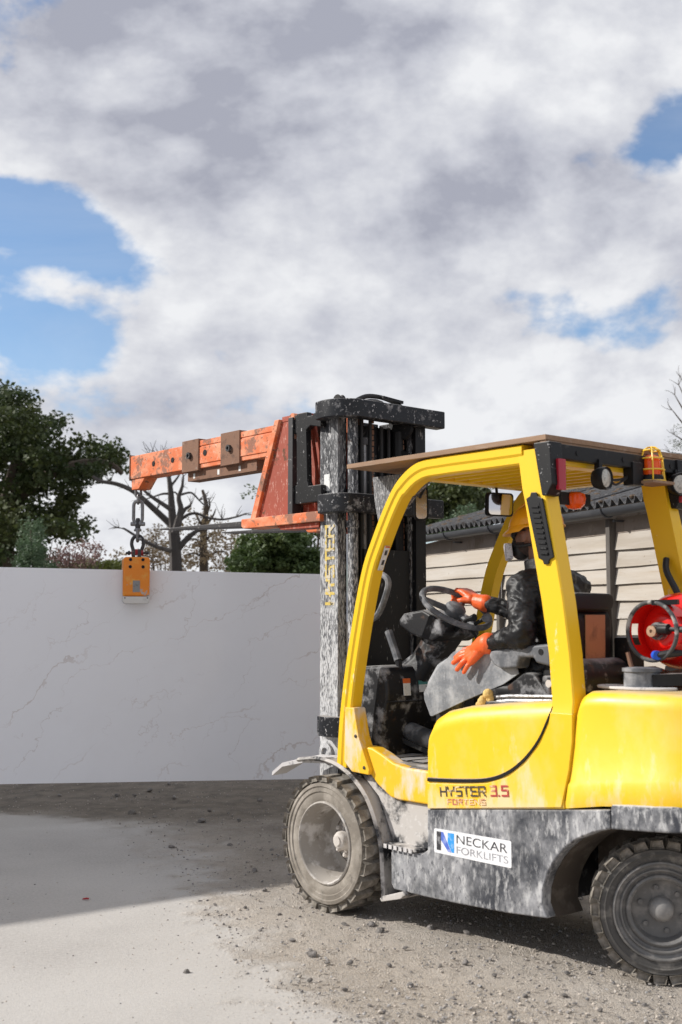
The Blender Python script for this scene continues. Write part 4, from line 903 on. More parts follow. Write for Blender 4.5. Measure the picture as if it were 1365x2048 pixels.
    # forks: shank and tapering blade each side
    for s in (1, -1):
        MB().prism([(.636, 2.70), (.680, 2.70), (.686, 2.14), (1.2, 2.130), (2.10, 2.138), (2.14, 2.146), (2.10, 2.150), (1.25, 2.165), (.72, 2.168), (.640, 2.10), (.636, 2.3)][:1]+[(.680, 2.70), (.682, 2.112), (1.25, 2.112), (2.12, 2.122), (2.12, 2.114), (1.25, 2.078), (.66, 2.070), (.636, 2.09)], s*.255-.06, s*.255+.06).build('fork', 'dark_steel', F, bevel=.004)
    # mast bottom lugs
    for z in (.90, .76): MB().lathe([(.055, 0), (.055, .02), (.03, .025), (.03, .005), (.001, .005)], 18, Matrix.Translation((.255, .36, z))).build('mast_boss', 'mast_dusty', F)
    MB().box(.235, .285, .3605, .362, 2.235, 2.33).build('label', 'label_white', F)
    stroke_text('HYSTER', 'lettering', 'decal_yellow', F, (.200, .3602, 1.592), (0,0,1), (1,0,0), .058, .068, .018, .017)
    for o in set(bpy.data.objects)-before:
        if o.name.split('.')[0] not in ('mast_crossbar', 'carriage_plate', 'carriage_bar', 'fork'):
            for v in o.data.vertices: v.co.x += .07; v.co.y *= .833
build_mast(FK)

def build_cab(F):
    # cowl in front of the driver
    cowl = [(.03, .78), (-.18, .78), (-.16, .88), (-.185, .98), (-.225, 1.08), (-.225, 1.14), (-.205, 1.235), (-.17, 1.262), (.00, 1.25), (.03, 1.22)]
    MB().prism(cowl, -.36, .345).build('cowl', 'interior', F, bevel=.025, seg=3, ang=40)
    MB().box(-.232, -.224, .10, .36, 1.066, 1.072).build('cowl_seam', 'black_clean', F)
    lb = MB().prism([(-.226, 1.19), (-.2295, 1.19), (-.2375, 1.10), (-.234, 1.10)], .185, .235).build('label', 'label_white', F)
    MB().prism([(-.2262, 1.19), (-.2302, 1.19), (-.2322, 1.165), (-.229, 1.165)], .184, .236).build('label_header', 'label_orange', lb)
    lb = MB().prism([(-.226, 1.175), (-.2305, 1.175), (-.236, 1.115), (-.2335, 1.115)], .035, .12).build('label', 'label_white', F)
    MB().prism([(-.2262, 1.175), (-.2312, 1.175), (-.2330, 1.155), (-.229, 1.155)], .034, .121).build('label_header', 'label_green', lb)
    # steering column, instrument pod, wheel
    rings = []
    for t, hw, hd in ((0, .16, .10), (.25, .11, .075), (.6, .085, .075), (1, .095, .09)):
        cx, cz = -.14-.22*t, 1.20+.30*t; ax = Vector((.82, 0, .57)).normalized()
        rings.append([(cx+ax.x*hd, hw*.7, cz+ax.z*hd), (cx+ax.x*hd*.4, hw, cz+ax.z*hd*.4), (cx-ax.x*hd*.6, hw, cz-ax.z*hd*.6), (cx-ax.x*hd, hw*.7, cz-ax.z*hd), (cx-ax.x*hd, -hw*.7, cz-ax.z*hd), (cx-ax.x*hd*.6, -hw, cz-ax.z*hd*.6), (cx+ax.x*hd*.4, -hw, cz+ax.z*hd*.4), (cx+ax.x*hd, -hw*.7, cz+ax.z*hd)])
    MB().loft(rings).build('steering_column', 'interior', F, bevel=.012, ang=30)
    pod = MB().prism([(-.10, 1.50), (-.14, 1.535), (-.29, 1.555), (-.42, 1.50), (-.44, 1.42), (-.36, 1.385), (-.20, 1.42), (-.105, 1.47)], -.14, .15).build('instrument_pod', 'interior', F, bevel=.022, seg=3, ang=35)
    MB().ball((-.20, .02, 1.532), (.055, .075, .016), 16, 8).build('dial_cover', 'black_clean', pod)
    for y in (.10, .07, .04): MB().ball((-.155, y, 1.525), (.014, .012, .008), 8, 6).build('button', 'dark_steel', pod)
    c = Vector((-.395, 0, 1.565)); nrm = Vector((-.545, 0, .838)); u = Vector((.838, 0, .545)); v = Vector((0, 1, 0)); r = .195
    sw = MB().tube([c+(u*math.cos(2*math.pi*k/40)+v*math.sin(2*math.pi*k/40))*r for k in range(41)], .0165, 10).build('steering_wheel', 'interior_grey', F)
    q = Matrix((u, nrm, u.cross(nrm))).transposed().to_4x4(); q.translation = c
    MB().lathe([(.05, -.05), (.056, -.03), (.058, .0), (.048, .014), (.03, .02), (.001, .022)], 22, q).build('wheel_boss', 'interior_grey', sw)
    for a in (0, 120, 240):
        d = u*math.cos(R(a+60))+v*math.sin(R(a+60)); MB().tube([c+d*.04-nrm*.02, c+d*.12-nrm*.012, c+d*(r-.005)], [.018, .016, .012], 8).build('spoke', 'interior_grey', sw)
    kp = c-u*r*.96+v*.03+nrm*.02
    MB().ball(kp+Vector((-.085, .0, .03)), (.03, .026, .024), 12, 8).build('spinner_knob', 'interior_grey', sw)
    MB().tube([kp, kp+Vector((-.05, 0, .02)), kp+Vector((-.085, 0, .03))], .011, 8).build('spinner_stem', 'black_clean', sw)
    # column lever, parking brake lever, grab handle, pedal, hose
    MB().tube(smooth_path([(-.48, -.02, 1.46), (-.56, .0, 1.38), (-.56, -.02, 1.30), (-.545, 0, 1.24)], 4), .008, 8).build('column_hose', 'black_rubber', F)
    MB().tube([(-.42, .04, 1.44), (-.52, .05, 1.50), (-.58, .05, 1.515)], [.012, .012, .02], 8).build('column_stalk', 'black_clean', F)
    lv = MB().tube([(-.205, .215, 1.10), (-.185, .215, 1.20), (-.170, .215, 1.29)], [.014, .016, .018], 8).build('brake_lever', 'interior', F)
    MB().tube([(-.170, .215, 1.285), (-.13, .215, 1.365), (-.093, .215, 1.440)], [.022, .021, .022], 10).build('lever_grip', 'interior_grey', lv)
    MB().tube([(-.090, .215, 1.440), (-.086, .215, 1.458)], .010, 8).build('lever_button', 'black_clean', lv)
    MB().tube(smooth_path([(-.06, .32, 1.51), (-.10, .32, 1.512), (-.15, .32, 1.56), (-.205, .32, 1.67), (-.20, .32, 1.72), (-.15, .32, 1.745)], 4), .017, 8).build('grab_handle', 'interior_grey', F)
    MB().prism([(-.12, .80), (-.19, .80), (-.16, .94), (-.11, .96)], -.02, .06).build('pedal', 'interior', F, bevel=.005)
    MB().box(-.06, .04, .24, .345, .78, 1.02).build('cowl_bracket', 'interior', F, bevel=.01)
    # seat
    st = MB().box(-1.30, -.70, -.25, .25, 1.115, 1.195).build('seat', 'black_clean', F, bevel=.03, seg=3)
    rings = []
    for t, yw, th in ((0, .22, .05), (.25, .22, .055), (.7, .20, .05), (1, .18, .04)):
        x, z = -1.20-.05*t, 1.16+.42*t; rings.append([(x+th, yw*.85, z), (x+th*.5, yw, z), (x-th*.9, yw, z), (x-th*1.2, yw*.8, z), (x-th*1.2, -yw*.8, z), (x-th*.9, -yw, z), (x+th*.5, -yw, z), (x+th, -yw*.85, z)])
    MB().loft(rings).build('seat_back', 'black_clean', F, bevel=.012, ang=30)
    MB().loft([[(x, y*w_+.02, z) for x, y in ((-1.17, .17), (-1.17, -.17), (-1.24, -.19), (-1.32, -.17), (-1.345, 0), (-1.33, .16), (-1.24, .19))] for z, w_ in ((1.545, .80), (1.560, .96), (1.590, 1.02), (1.615, .97), (1.628, .8))]).build('seat_top_cushion', 'black_clean', F, bevel=.008, ang=30)
    bs = MB().prism([(-1.20, 1.16), (-1.31, 1.19), (-1.32, 1.50), (-1.30, 1.545), (-1.22, 1.55)], -.13, .15).build('seat_back_shell', 'black_clean', F, bevel=.016, ang=35)
    MB().prism([(-1.3165, 1.28), (-1.3215, 1.28), (-1.3260, 1.525), (-1.318, 1.525)], -.072, .075).build('seat_panel', 'copper_panel', bs, bevel=.002)
    MB().lathe([(.08, -.22), (.095, -.19), (.095, .12), (.08, .16), (.001, .16)], 24, Matrix.Translation((-1.31, 0, 1.225))).build('seat_drum', 'interior', F, ang=40)
    MB().box(-1.40, -1.30, -.28, -.16, 1.20, 1.42).build('rear_box', 'black_clean', F, bevel=.015)
    MB().tube(smooth_path([(-1.40, -.10, 1.22), (-1.47, -.10, 1.262), (-1.515, -.10, 1.245), (-1.515, -.10, 1.21), (-1.49, -.10, 1.195)], 4), .018, 8).build('loop_hose', 'black_rubber', F)
    # arm rest, linkage, foam, rods
    ar = [(-.900, 1.325), (-.915, 1.355), (-1.06, 1.372), (-1.29, 1.392), (-1.29, 1.285), (-1.20, 1.30), (-1.185, 1.325), (-1.10, 1.322), (-1.085, 1.272), (-.98, 1.265), (-.93, 1.285)]
    a = MB().prism(ar, .20, .295).build('armrest', 'interior_grey', F, bevel=.014, seg=3, ang=40)
    MB().lathe([(.014, 0), (.014, .003), (.001, .003)], 14, Matrix.Translation((-1.235, .2952, 1.352))).build('armrest_hole', 'mast_dark', a)
    MB().prism([(-.98, 1.18), (-1.10, 1.255), (-1.16, 1.25), (-1.24, 1.16), (-1.26, 1.09), (-1.12, 1.10), (-1.02, 1.12)], .18, .262).build('seat_linkage', 'interior', F, bevel=.015)
    MB().box(-1.30, -1.20, .19, .255, 1.10, 1.24).build('seat_hinge', 'interior', F, bevel=.012)
    MB().lathe([(.018, 0), (.018, .012), (.001, .012)], 14, Matrix.Translation((-1.255, .257, 1.205))).build('seat_bolt', 'hub', F)
    for q, z in ((.012, 1.118), (.010, 1.14)): MB().tube([(-.88, .30, z-.02), (-1.05, .31, z), (-1.36, .31, z+.012)], q, 8).build('seat_rod', 'steel', F)
    fm = MB()
    for k in range(9): fm.ball((-.91+random.uniform(-.03, .03), .33+random.uniform(-.02, .02), 1.125+random.uniform(-.035, .035)), random.uniform(.016, .028), 8, 6)
    fm.build('torn_foam', 'foam', F)
    MB().box(-1.32, -.86, -.30, .34, 1.06, 1.113).build('seat_base', 'interior', F, bevel=.01)
    # exhaust / filler on the counterweight
    fc = MB().slabz([(-1.77+.13*math.cos(2*math.pi*k/20)*1.5, .30+.10*math.sin(2*math.pi*k/20)) for k in range(20)], 1.205, 1.217).build('cylinder_bracket', 'white_dusty', F, bevel=.004)
    MB().lathe([(.078, 0), (.076, .06), (.084, .064), (.084, .078), (.05, .082), (.001, .082)], 24, Matrix.Translation((-1.80, .30, 1.217)) @ Matrix.Rotation(R(90), 4, 'X')).build('bracket_socket', 'interior_grey', fc)
    MB().tube([(-1.76, .31, 1.28), (-1.735, .31, 1.36)], .010, 8).build('bracket_pin', 'rust', fc)
    MB().bar((-1.85, .30, 1.245), (-2.10, .10, 1.26), .09, .05).build('bracket_arm', 'black_clean', fc)
build_cab(FK)

# ------------------------------------------------------------------ board roof laid on the guard
def build_roof_board():
    b = empty('roof_board', fw(-.78, 0, 2.297), FRZ); tag(b, 'brown weathered plywood board laid over the forklift roof guard', 'board')
    MB().box(-.695, .675, -.60, .522, .004, .028).build('plywood_sheet', 'wood_roof', b, bevel=.002)
    MB().box(-.690, -.655, -.60, .515, -.006, .0035).build('edge_batten', 'wood_roof', b, bevel=.001)
build_roof_board()

# ------------------------------------------------------------------ gas cylinder strapped across the counterweight
def build_gas():
    c = fw(-1.83, .18, 1.452); g = empty('gas_cylinder', c, FRZ)
    tag(g, 'red gas cylinder lying across the back of the forklift', 'gas cylinder')
    # axis: local +y is the valve end
    MB().lathe([(.001, .0), (.06, .0), (.105, -.010), (.142, -.040), (.164, -.095), (.172, -.16), (.172, -.56), (.15, -.63), (.08, -.67), (.001, -.68)], 40).build('body', 'gas_red', g, ang=60)
    MB().lathe([(.078, -.02), (.074, .012), (.062, .020), (.04, .02)], 28).build('valve_boss', 'gas_red', g)
    # collar with two hand openings
    cl = MB(); n = 72
    for k in range(n):
        a0, a1 = 2*math.pi*k/n, 2*math.pi*(k+1)/n; deg = math.degrees((a0+a1)/2)
        op = (150 < deg < 205) or (330 < deg or deg < 15)
        for y0, y1 in ((-.06, .012), (.012, .062), (.062, .082)):
            if op and y0 == .012: continue
            p = [(r_*math.cos(a), y, r_*math.sin(a)) for r_, a, y in ((.126, a0, y0), (.126, a1, y0), (.126, a1, y1), (.126, a0, y1), (.122, a0, y0), (.122, a1, y0), (.122, a1, y1), (.122, a0, y1))]
            cl.add(p, [(0,1,2,3),(7,6,5,4),(0,4,5,1),(2,6,7,3)])
    cl.build('collar', 'gas_red', g, ang=40)
    MB().tube([(.125*math.cos(2*math.pi*k/48), .084, .125*math.sin(2*math.pi*k/48)) for k in range(49)], .0092, 10).build('collar_ring', 'gas_ring', g)
    v = MB().lathe([(.04, .02), (.038, .05), (.028, .055), (.028, .075), (.001, .075)], 18).build('valve', 'gas_ring', g)
    MB().lathe([(.024, .075), (.024, .09), (.008, .091), (.007, .084), (.001, .084)], 20).build('valve_face', 'brass', v)
    MB().lathe([(.020, 0), (.024, .01), (.024, .05), (.018, .055), (.010, .06), (.010, .09), (.001, .09)], 16, Matrix.Translation((-.025, .07, .008)) @ Matrix.Rotation(R(90), 4, 'Z')).build('coupling', 'black_clean', v)
    MB().tube([(-.085, .07, .008), (-.13, .07, .008)], .009, 8).build('coupling_nut', 'brass', v)
    MB().tube(smooth_path([(-.13, .07, .008), (-.20, .07, .004), (-.28, .06, -.03), (-.36, .02, -.10)], 4), .014, 8).build('gas_hose', 'black_rubber', g)
    MB().lathe([(.020, -.012), (.020, .012)], 14, Matrix.Translation((-.03, .098, -.102)) @ Matrix.Rotation(R(60), 4, 'Z')).build('blue_cap', 'blue', g)
    MB().tube([(-.03, .095, -.102), (-.09, .07, -.092), (-.14, .04, -.09)], [.014, .018, .010], 8).build('cap_lever', 'black_rubber', g)
    MB().bar((.0, .075, .122), (-.10, .03, .125), .05, .022).build('collar_clip', 'black_clean', g)
    # cradle under the cylinder
    MB().prism([(.15, -.16), (.09, -.155), (0, -.178), (-.09, -.155), (-.15, -.16), (-.16, -.245), (.16, -.245)], -.30, -.22).build('cradle', 'black_clean', g)
    MB().prism([(.15, -.16), (.09, -.155), (0, -.178), (-.09, -.155), (-.15, -.16), (-.16, -.245), (.16, -.245)], -.06, -.02).build('cradle', 'rust', g)
    for y in (-.20, -.45): MB().lathe([(.1725, y-.02), (.1745, y-.018), (.1745, y+.018), (.1725, y+.02)], 40).build('strap', 'black_clean', g)
build_gas()

# ------------------------------------------------------------------ orange jib attachment on the forks
def build_jib():
    j = empty('lifting_jib', fw(.64, 0, 2.05), FRZ); tag(j, 'worn orange steel lifting jib mounted on the forks', 'lifting jib')
    def o(x, y, z): return (x-.64, y, z-2.05)
    def pr(pts, y0, y1): return MB().prism([(x-.64, z-2.05) for x, z in pts], y0, y1)
    for s in (1, -1):     # fork sleeves
        pr([(.36, 2.062), (.36, 2.122), (1.135, 2.122), (1.135, 2.075), (1.11, 2.062)], s*.255-.075, s*.255+.075).build('fork_sleeve', 'orange', j, bevel=.006)
        pr([(.40, 2.030), (.40, 2.061), (.80, 2.061), (.76, 2.035)], s*.255-.05, s*.255+.05).build('sleeve_runner', 'orange_deep', j, bevel=.003)
        # gusset plate between sleeve and boom with its front flange
        pr([(.86, 2.70), (1.10, 2.123), (.40, 2.123), (.54, 2.70)], s*.225-.007, s*.225+.007).build('gusset_plate', 'orange_deep', j)
        pr([(.850, 2.72), (.895, 2.72), (1.145, 2.123), (1.090, 2.123)], s*.225-.02, s*.225+.030).build('gusset_flange', 'orange', j, bevel=.004)
        pr([(.55, 2.62), (.60, 2.62), (.50, 2.123), (.45, 2.123)], s*.225-.02, s*.225+.025).build('rear_flange', 'orange_deep', j, bevel=.003)
    MB().box(.62-.64, .846-.64, -.20, .235, 2.702-2.05, 2.736-2.05).build('top_plate', 'orange_deep', j, bevel=.004)
    for z in (2.70, 2.585): MB().lathe([(.028, -.30), (.028, .30)], 14, Matrix.Translation(o(.66, 0, z))).build('cross_rod', 'orange', j)
    MB().box(.40-.64, .95-.64, -.04, .04, 2.56-2.05, 2.73-2.05).build('boom_root', 'orange', j, bevel=.004)
    # outer boom tube and the sliding inner boom
    MB().box(.90-.64, 2.12-.64, -.075, .075, 2.545-2.05, 2.738-2.05).build('outer_boom', 'orange', j, bevel=.006)
    MB().box(.95-.64, 2.10-.64, .0752, .082, 2.575-2.05, 2.69-2.05).build('boom_stiffener', 'orange', j, bevel=.003)
    MB().box(.95-.64, 2.11-.64, .0752, .081, 2.70-2.05, 2.737-2.05).build('boom_lip', 'orange', j, bevel=.003)
    inner = MB().box(1.4-.64, 2.955-.64, -.066, .066, 2.555-2.05, 2.728-2.05).build('inner_boom', 'orange', j, bevel=.006)
    MB().box(2.955-.64, 2.962-.64, -.072, .072, 2.545-2.05, 2.738-2.05).build('end_plate', 'rust', inner)
    for x in (2.62, 2.36): MB().lathe([(.020, 0), (.020, .003), (.001, .0035)], 14, Matrix.Translation(o(x, .066, 2.64))).build('pin_hole', 'mast_dark', inner)
    MB().lathe([(.022, 0), (.022, .003), (.001, .0035)], 14, Matrix.Translation(o(1.92, .0822, 2.645))).build('pin_hole', 'mast_dark', j)
    for x0, x1 in ((1.99, 2.20), (1.50, 1.72)):
        k = MB().box(x0-.64, x1-.64, -.09, .091, 2.530-2.05, 2.752-2.05).build('boom_collar', 'rust', j, bevel=.004)
        MB().lathe([(.024, 0), (.024, .02), (.012, .02), (.011, .004), (.001, .004)], 12, Matrix.Translation(o((x0+x1)/2, .091, 2.64))).build('locking_pin', 'dark_steel', k)
    MB().box(1.36-.64, 2.185-.64, -.05, .05, 2.47-2.05, 2.5445-2.05).build('under_channel', 'rust', j, bevel=.003)
    for x in (2.10, 1.80, 1.55): MB().box(x-.012-.64, x+.012-.64, .0502, .0515, 2.485-2.05, 2.52-2.05).build('channel_slot', 'label_white', j)
    # end lug for the hook
    pr([(2.957, 2.555), (2.76, 2.555), (2.85, 2.475), (2.95, 2.475)], -.055, .055).build('end_lug', 'orange', j, bevel=.004)
build_jib()

# ------------------------------------------------------------------ hook chain and slab clamp
HK = fw(2.945, 0, 0)
def build_rigging():
    c = empty('lifting_chain', (HK.x, HK.y, 2.25)); tag(c, 'short steel chain link with swivel hanging from the jib end', 'chain')
    def link(z0, z1, w, r, ax, name='chain_link', mt_='steel'):
        zc = (z0+z1)/2; hh = (z1-z0)/2-w; pts = []
        for k in range(9): a = math.pi*k/8; pts.append((w*math.cos(a), zc+hh+w*math.sin(a)))
        for k in range(9): a = math.pi+math.pi*k/8; pts.append((w*math.cos(a), zc-hh+w*math.sin(a)))
        pts.append(pts[0]); P = [((x, 0, z-2.25) if ax == 'x' else (0, x, z-2.25)) for x, z in pts]
        return MB().tube(P, r, 8, cap=False).build(name, mt_, c)
    link(2.425, 2.505, .020, .010, 'x'); link(2.375, 2.44, .018, .010, 'y'); link(2.225, 2.395, .033, .013, 'x', 'long_link')
    MB().lathe([(.010, -.055), (.016, -.052), (.016, .052), (.010, .055)], 10, Matrix.Translation((0, 0, -.03)) @ Matrix.Rotation(R(90), 4, 'Z')).build('clevis_pin', 'steel', c)
    MB().lathe([(.018, -.005), (.022, .02), (.016, .04), (.016, .07), (.012, .075), (.001, .075)], 12, Matrix.Translation((0, 0, -.06)) @ Matrix.Rotation(R(90), 4, 'X')).build('swivel', 'dark_steel', c)
    MB().lathe([(.028, -.01), (.030, .0), (.022, .012)], 12, Matrix.Translation((0, 0, -.075)) @ Matrix.Rotation(R(90), 4, 'X')).build('swivel_collar', 'steel', c)
    link(2.090, 2.185, .020, .011, 'y', 'swivel_eye')
    MB().ball((.022, -.03, -.145), .013, 8, 6).build('swivel_nut', 'steel', c)
    s = empty('bow_shackle', (HK.x, HK.y, 2.03)); tag(s, 'red bow shackle between the chain and the slab clamp', 'shackle')
    pts = [(.030, -.03), (.034, .0), (.044, .035), (.040, .07), (.022, .094), (0, .102), (-.022, .094), (-.040, .07), (-.044, .035), (-.034, .0), (-.030, -.03)]
    MB().tube(smooth_path([(x, 0, z) for x, z in pts], 3), .0135, 10).build('bow', 'dark_steel', s)
    for q in (1, -1): MB().lathe([(.020, -.012), (.022, -.01), (.022, .01), (.020, .012)], 14, Matrix.Translation((q*.032, 0, -.028)) @ Matrix.Rotation(R(90), 4, 'Z')).build('shackle_eye', 'red', s)
    MB().lathe([(.001, -.086), (.013, -.086), (.013, -.07), (.009, -.07), (.009, .055), (.017, .055), (.017, .07), (.009, .07), (.009, .086), (.001, .086)], 10, Matrix.Translation((0, 0, -.028)) @ Matrix.Rotation(R(90), 4, 'Z')).build('shackle_pin', 'dark_steel', s)
    MB().box(-.020, .020, -.022, .010, -.045, .0).build('pin_block', 'red', s, bevel=.006)
    # clamp: near plate in front of the slab, far plate behind it, straps up to the shackle
    k = empty('slab_clamp', (TIP.x+.0, TIP.y, 1.62), SA); tag(k, 'orange slab lifting clamp with white foot gripping the slab edge', 'clamp')
    def shell(y0, y1, nm):
        w, h0, h1, r = .098, .0, .345, .022; pts = []
        for cx, cz, a0 in ((w-r, h1-r, 0), (-w+r, h1-r, 90), (-w+r, .055, 180), (w-r, .055, 270)):
            for q in range(4):
                if cz < .1: pts.append((-w if a0 == 180 else w, .055)); break
                a = R(a0+30*q); pts.append((cx+r*math.cos(a), cz+r*math.sin(a)))
        o_ = MB().prism(pts, y0, y1).build(nm, 'clamp_orange', k, bevel=.012, seg=3, ang=60)
        return o_
    sh = shell(-.085, -.012, 'clamp_plate'); shell(.075, .14, 'clamp_plate')
    for y0, y1 in ((-.085, -.005), (.065, .14)):
        MB().prism([(-.098, .053), (.098, .053), (.098, .018), (.085, .0), (-.085, .0), (-.098, .018)], y0, y1).build('clamp_foot', 'clamp_white', k, bevel=.006)
    for x, z in ((-.045, .325), (.045, .325), (-.047, .272), (.047, .272)):
        MB().lathe([(.012, 0), (.012, .004), (.006, .004), (.006, .0015), (.001, .0015)], 12, Matrix.Translation((x, -.085, z)) @ Matrix.Rotation(R(180), 4, 'Z')).build('bolt', 'mast_dark', sh)
    for x in (-.082, .082): MB().lathe([(.005, 0), (.005, .002), (.001, .002)], 8, Matrix.Translation((x, -.085, .042)) @ Matrix.Rotation(R(180), 4, 'Z')).build('rivet', 'mast_dark', k)
    MB().box(-.026, .026, -.0868, -.0852, .085, .17).build('rating_plate', 'steel', sh)
    for x in (-.022, .022): MB().box(x-.012, x+.012, -.05, -.02, .30, .405).build('strap', 'dark_steel', k, bevel=.003)
    MB().box(-.03, .03, -.012, .075, .30, .35).build('yoke', 'dark_steel', k, bevel=.004)
build_rigging()

# ------------------------------------------------------------------ driver
def remesh(mb, voxel, smooth_it=6):
    me = bpy.data.meshes.new('tmp'); me.from_pydata([tuple(v) for v in mb.v], [], mb.f); me.update()
    bm = bmesh.new(); bm.from_mesh(me); bmesh.ops.recalc_face_normals(bm, faces=bm.faces); bm.to_mesh(me); bm.free()
    o = bpy.data.objects.new('tmp', me); C.objects.link(o)
    r = o.modifiers.new('r', 'REMESH'); r.mode = 'VOXEL'; r.voxel_size = voxel; r.adaptivity = 0
    sm = o.modifiers.new('s', 'SMOOTH'); sm.iterations = smooth_it; sm.factor = .5
    dg = bpy.context.evaluated_depsgraph_get(); out = bpy.data.meshes.new_from_object(o.evaluated_get(dg)); bpy.data.objects.remove(o); bpy.data.meshes.remove(me)
    out.polygons.foreach_set('use_smooth', [True]*len(out.polygons)); return out
def caps(mb, pts, rs, n=14):
    pts = [Vector(p) for p in pts]
    for i in range(len(pts)-1): mb.tube([pts[i], pts[i+1]], [rs[i], rs[i+1]], n)
    for p, r in zip(pts, rs): mb.ball(p, r*1.005, n, 10)
def build_person():
    base = Vector((-1.05, 0, 1.20)); p = empty('person', fw(*base), FRZ)
    tag(p, 'seated driver in black jacket, yellow hard hat, respirator and orange gloves', 'person')
    o_ = lambda q: tuple(Vector(q)-base)
    def obj(me, name, mats, parent=p):
        for v in me.vertices: v.co -= base
        me.name = name
        for m in (mats if isinstance(mats, list) else [mats]): me.materials.append(M[m])
        o = bpy.data.objects.new(name, me); C.objects.link(o); o.parent = parent; return o
    b = MB()
    b.ball((-1.10, 0, 1.29), (.16, .185, .12), 20, 14); b.ball((-1.09, 0, 1.42), (.135, .165, .17), 20, 14); b.ball((-1.055, 0, 1.56), (.145, .195, .17), 20, 14)
    caps(b, [(-1.045, -.165, 1.665), (-1.045, .165, 1.665)], [.082, .082]); b.ball((-1.07, 0, 1.70), (.10, .13, .07), 16, 10)
    caps(b, [(-1.02, 0, 1.72), (-.975, 0, 1.84)], [.066, .058])
    b.ball((-.955, 0, 1.945), (.10, .078, .108), 20, 14); b.ball((-.905, 0, 1.885), (.062, .058, .062), 16, 12); b.ball((-.875, 0, 1.845), (.036, .034, .03), 12, 8)
    caps(b, [(-.862, 0, 1.945), (-.838, 0, 1.905)], [.012, .017], 10); b.ball((-.868, 0, 1.962), (.022, .055, .014), 12, 8); b.ball((-.850, 0, 1.868), (.015, .026, .010), 10, 8)
    for s in (1, -1): b.ball((-.950, s*.082, 1.918), (.024, .010, .036), 12, 8); b.ball((-.876, s*.035, 1.912), (.02, .02, .02), 10, 8)
    caps(b, [(-1.045, .195, 1.66), (-1.12, .285, 1.435), (-.875, .274, 1.380)], [.078, .066, .036])
    caps(b, [(-1.045, -.195, 1.66), (-.76, -.285, 1.50), (-.475, -.158, 1.588)], [.078, .062, .039])
    caps(b, [(-1.08, .10, 1.27), (-.52, .165, 1.235), (-.445, .135, .93)], [.10, .074, .056]); caps(b, [(-1.08, -.10, 1.27), (-.52, -.165, 1.235), (-.43, -.14, .93)], [.10, .074, .056])
    me = remesh(b, .0085, 5)
    # cloth folds: gentle creases on sleeves and torso
    nrm = np.empty(len(me.vertices)*3); me.vertex_normals.foreach_get('vector', nrm); nrm = nrm.reshape(-1, 3)
    for i_, v in enumerate(me.vertices):
        q = v.co
        if q.z < 1.78 and q.z > 1.2:
            n_ = mnoise.noise(Vector((q.x*13, q.y*13, q.z*20)))*.010-abs(mnoise.noise(Vector((q.x*26+q.z*9, q.y*20, q.z*34-q.x*8))))*.016+.005
            v.co = q+Vector(nrm[i_])*n_
    idx = []
    for f in me.polygons:
        c = f.center
        if c.z > 1.785 and c.x > -1.06: k = 3 if (c.z < 1.89 and c.x > -.935) or (c.z < 1.875 and c.x > -.96) else 2
        elif c.z < 1.285 and c.x > -.98 or c.z < 1.2: k = 1
        else: k = 0
        if c.z > 1.95 and c.x < -.975: k = 3
        idx.append(k)
    me.polygons.foreach_set('material_index', idx)
    obj(me, 'body', ['jacket', 'trouser', 'skin', 'beard'])
    # collar
    m = MB(); rings = []
    for t, r, dx in ((1.725, .098, 0), (1.765, .092, .012), (1.80, .088, .022), (1.795, .080, .022), (1.75, .082, .01)):
        rings.append([(-1.015+dx+r*math.cos(2*math.pi*k/20), r*.95*math.sin(2*math.pi*k/20), t+.012*math.cos(2*math.pi*k/20+math.pi)) for k in range(20)])
    m.v = []; m.f = []; m.loft([[o_(q) for q in g] for g in rings], cap=False).build('collar', 'jacket', p)
    # gloves with five fingers
    g = MB()
    caps(g, [(-.880, .272, 1.386), (-.845, .268, 1.378), (-.805, .268, 1.362)], [.053, .047, .037])
    for q0, q1, q2, q3, r0 in (((-.800, .256, 1.364), (-.737, .258, 1.345), (-.700, .268, 1.338), (-.655, .270, 1.312), .0152), ((-.803, .266, 1.356), (-.745, .270, 1.330), (-.705, .284, 1.316), (-.656, .286, 1.286), .0158),
                               ((-.808, .275, 1.346), (-.760, .282, 1.315), (-.728, .296, 1.290), (-.692, .298, 1.254), .0152), ((-.818, .280, 1.338), (-.785, .290, 1.300), (-.766, .301, 1.272), (-.745, .304, 1.242), .0135)):
        caps(g, [q0, q1], [.028, .0215]); caps(g, [q1, q2, q3], [r0, r0*.94, r0*.8], 10)
    caps(g, [(-.800, .245, 1.366), (-.738, .232, 1.362), (-.680, .236, 1.350)], [.022, .0165, .0125], 10)
    obj(remesh(g, .0042, 3), 'glove', 'glove')
    g = MB()
    caps(g, [(-.468, -.154, 1.589), (-.420, -.150, 1.598), (-.385, -.150, 1.612)], [.048, .042, .034])
    for dy, k in ((-.032, .9), (-.010, 1), (.012, 1), (.032, .95)): caps(g, [(-.385, -.150+dy*.8, 1.618), (-.322, -.155+dy, 1.652)], [.022, .018])
    for dy, ln in ((-.036, .9), (-.012, 1.05), (.012, 1.0), (.034, .85)):
        y = -.156+dy
        caps(g, [(-.320, y, 1.654), (-.284, y-.002, 1.664*1), (-.252-.012*(ln-1), y-.004, 1.640), (-.252, y-.006, 1.612)], [.0150, .0142, .0132, .0115], 10)
    caps(g, [(-.385, -.120, 1.606), (-.345, -.098, 1.606), (-.302, -.096, 1.600), (-.268, -.102, 1.604)], [.021, .0175, .0148, .0125], 10)
    obj(remesh(g, .0042, 3), 'glove', 'glove')
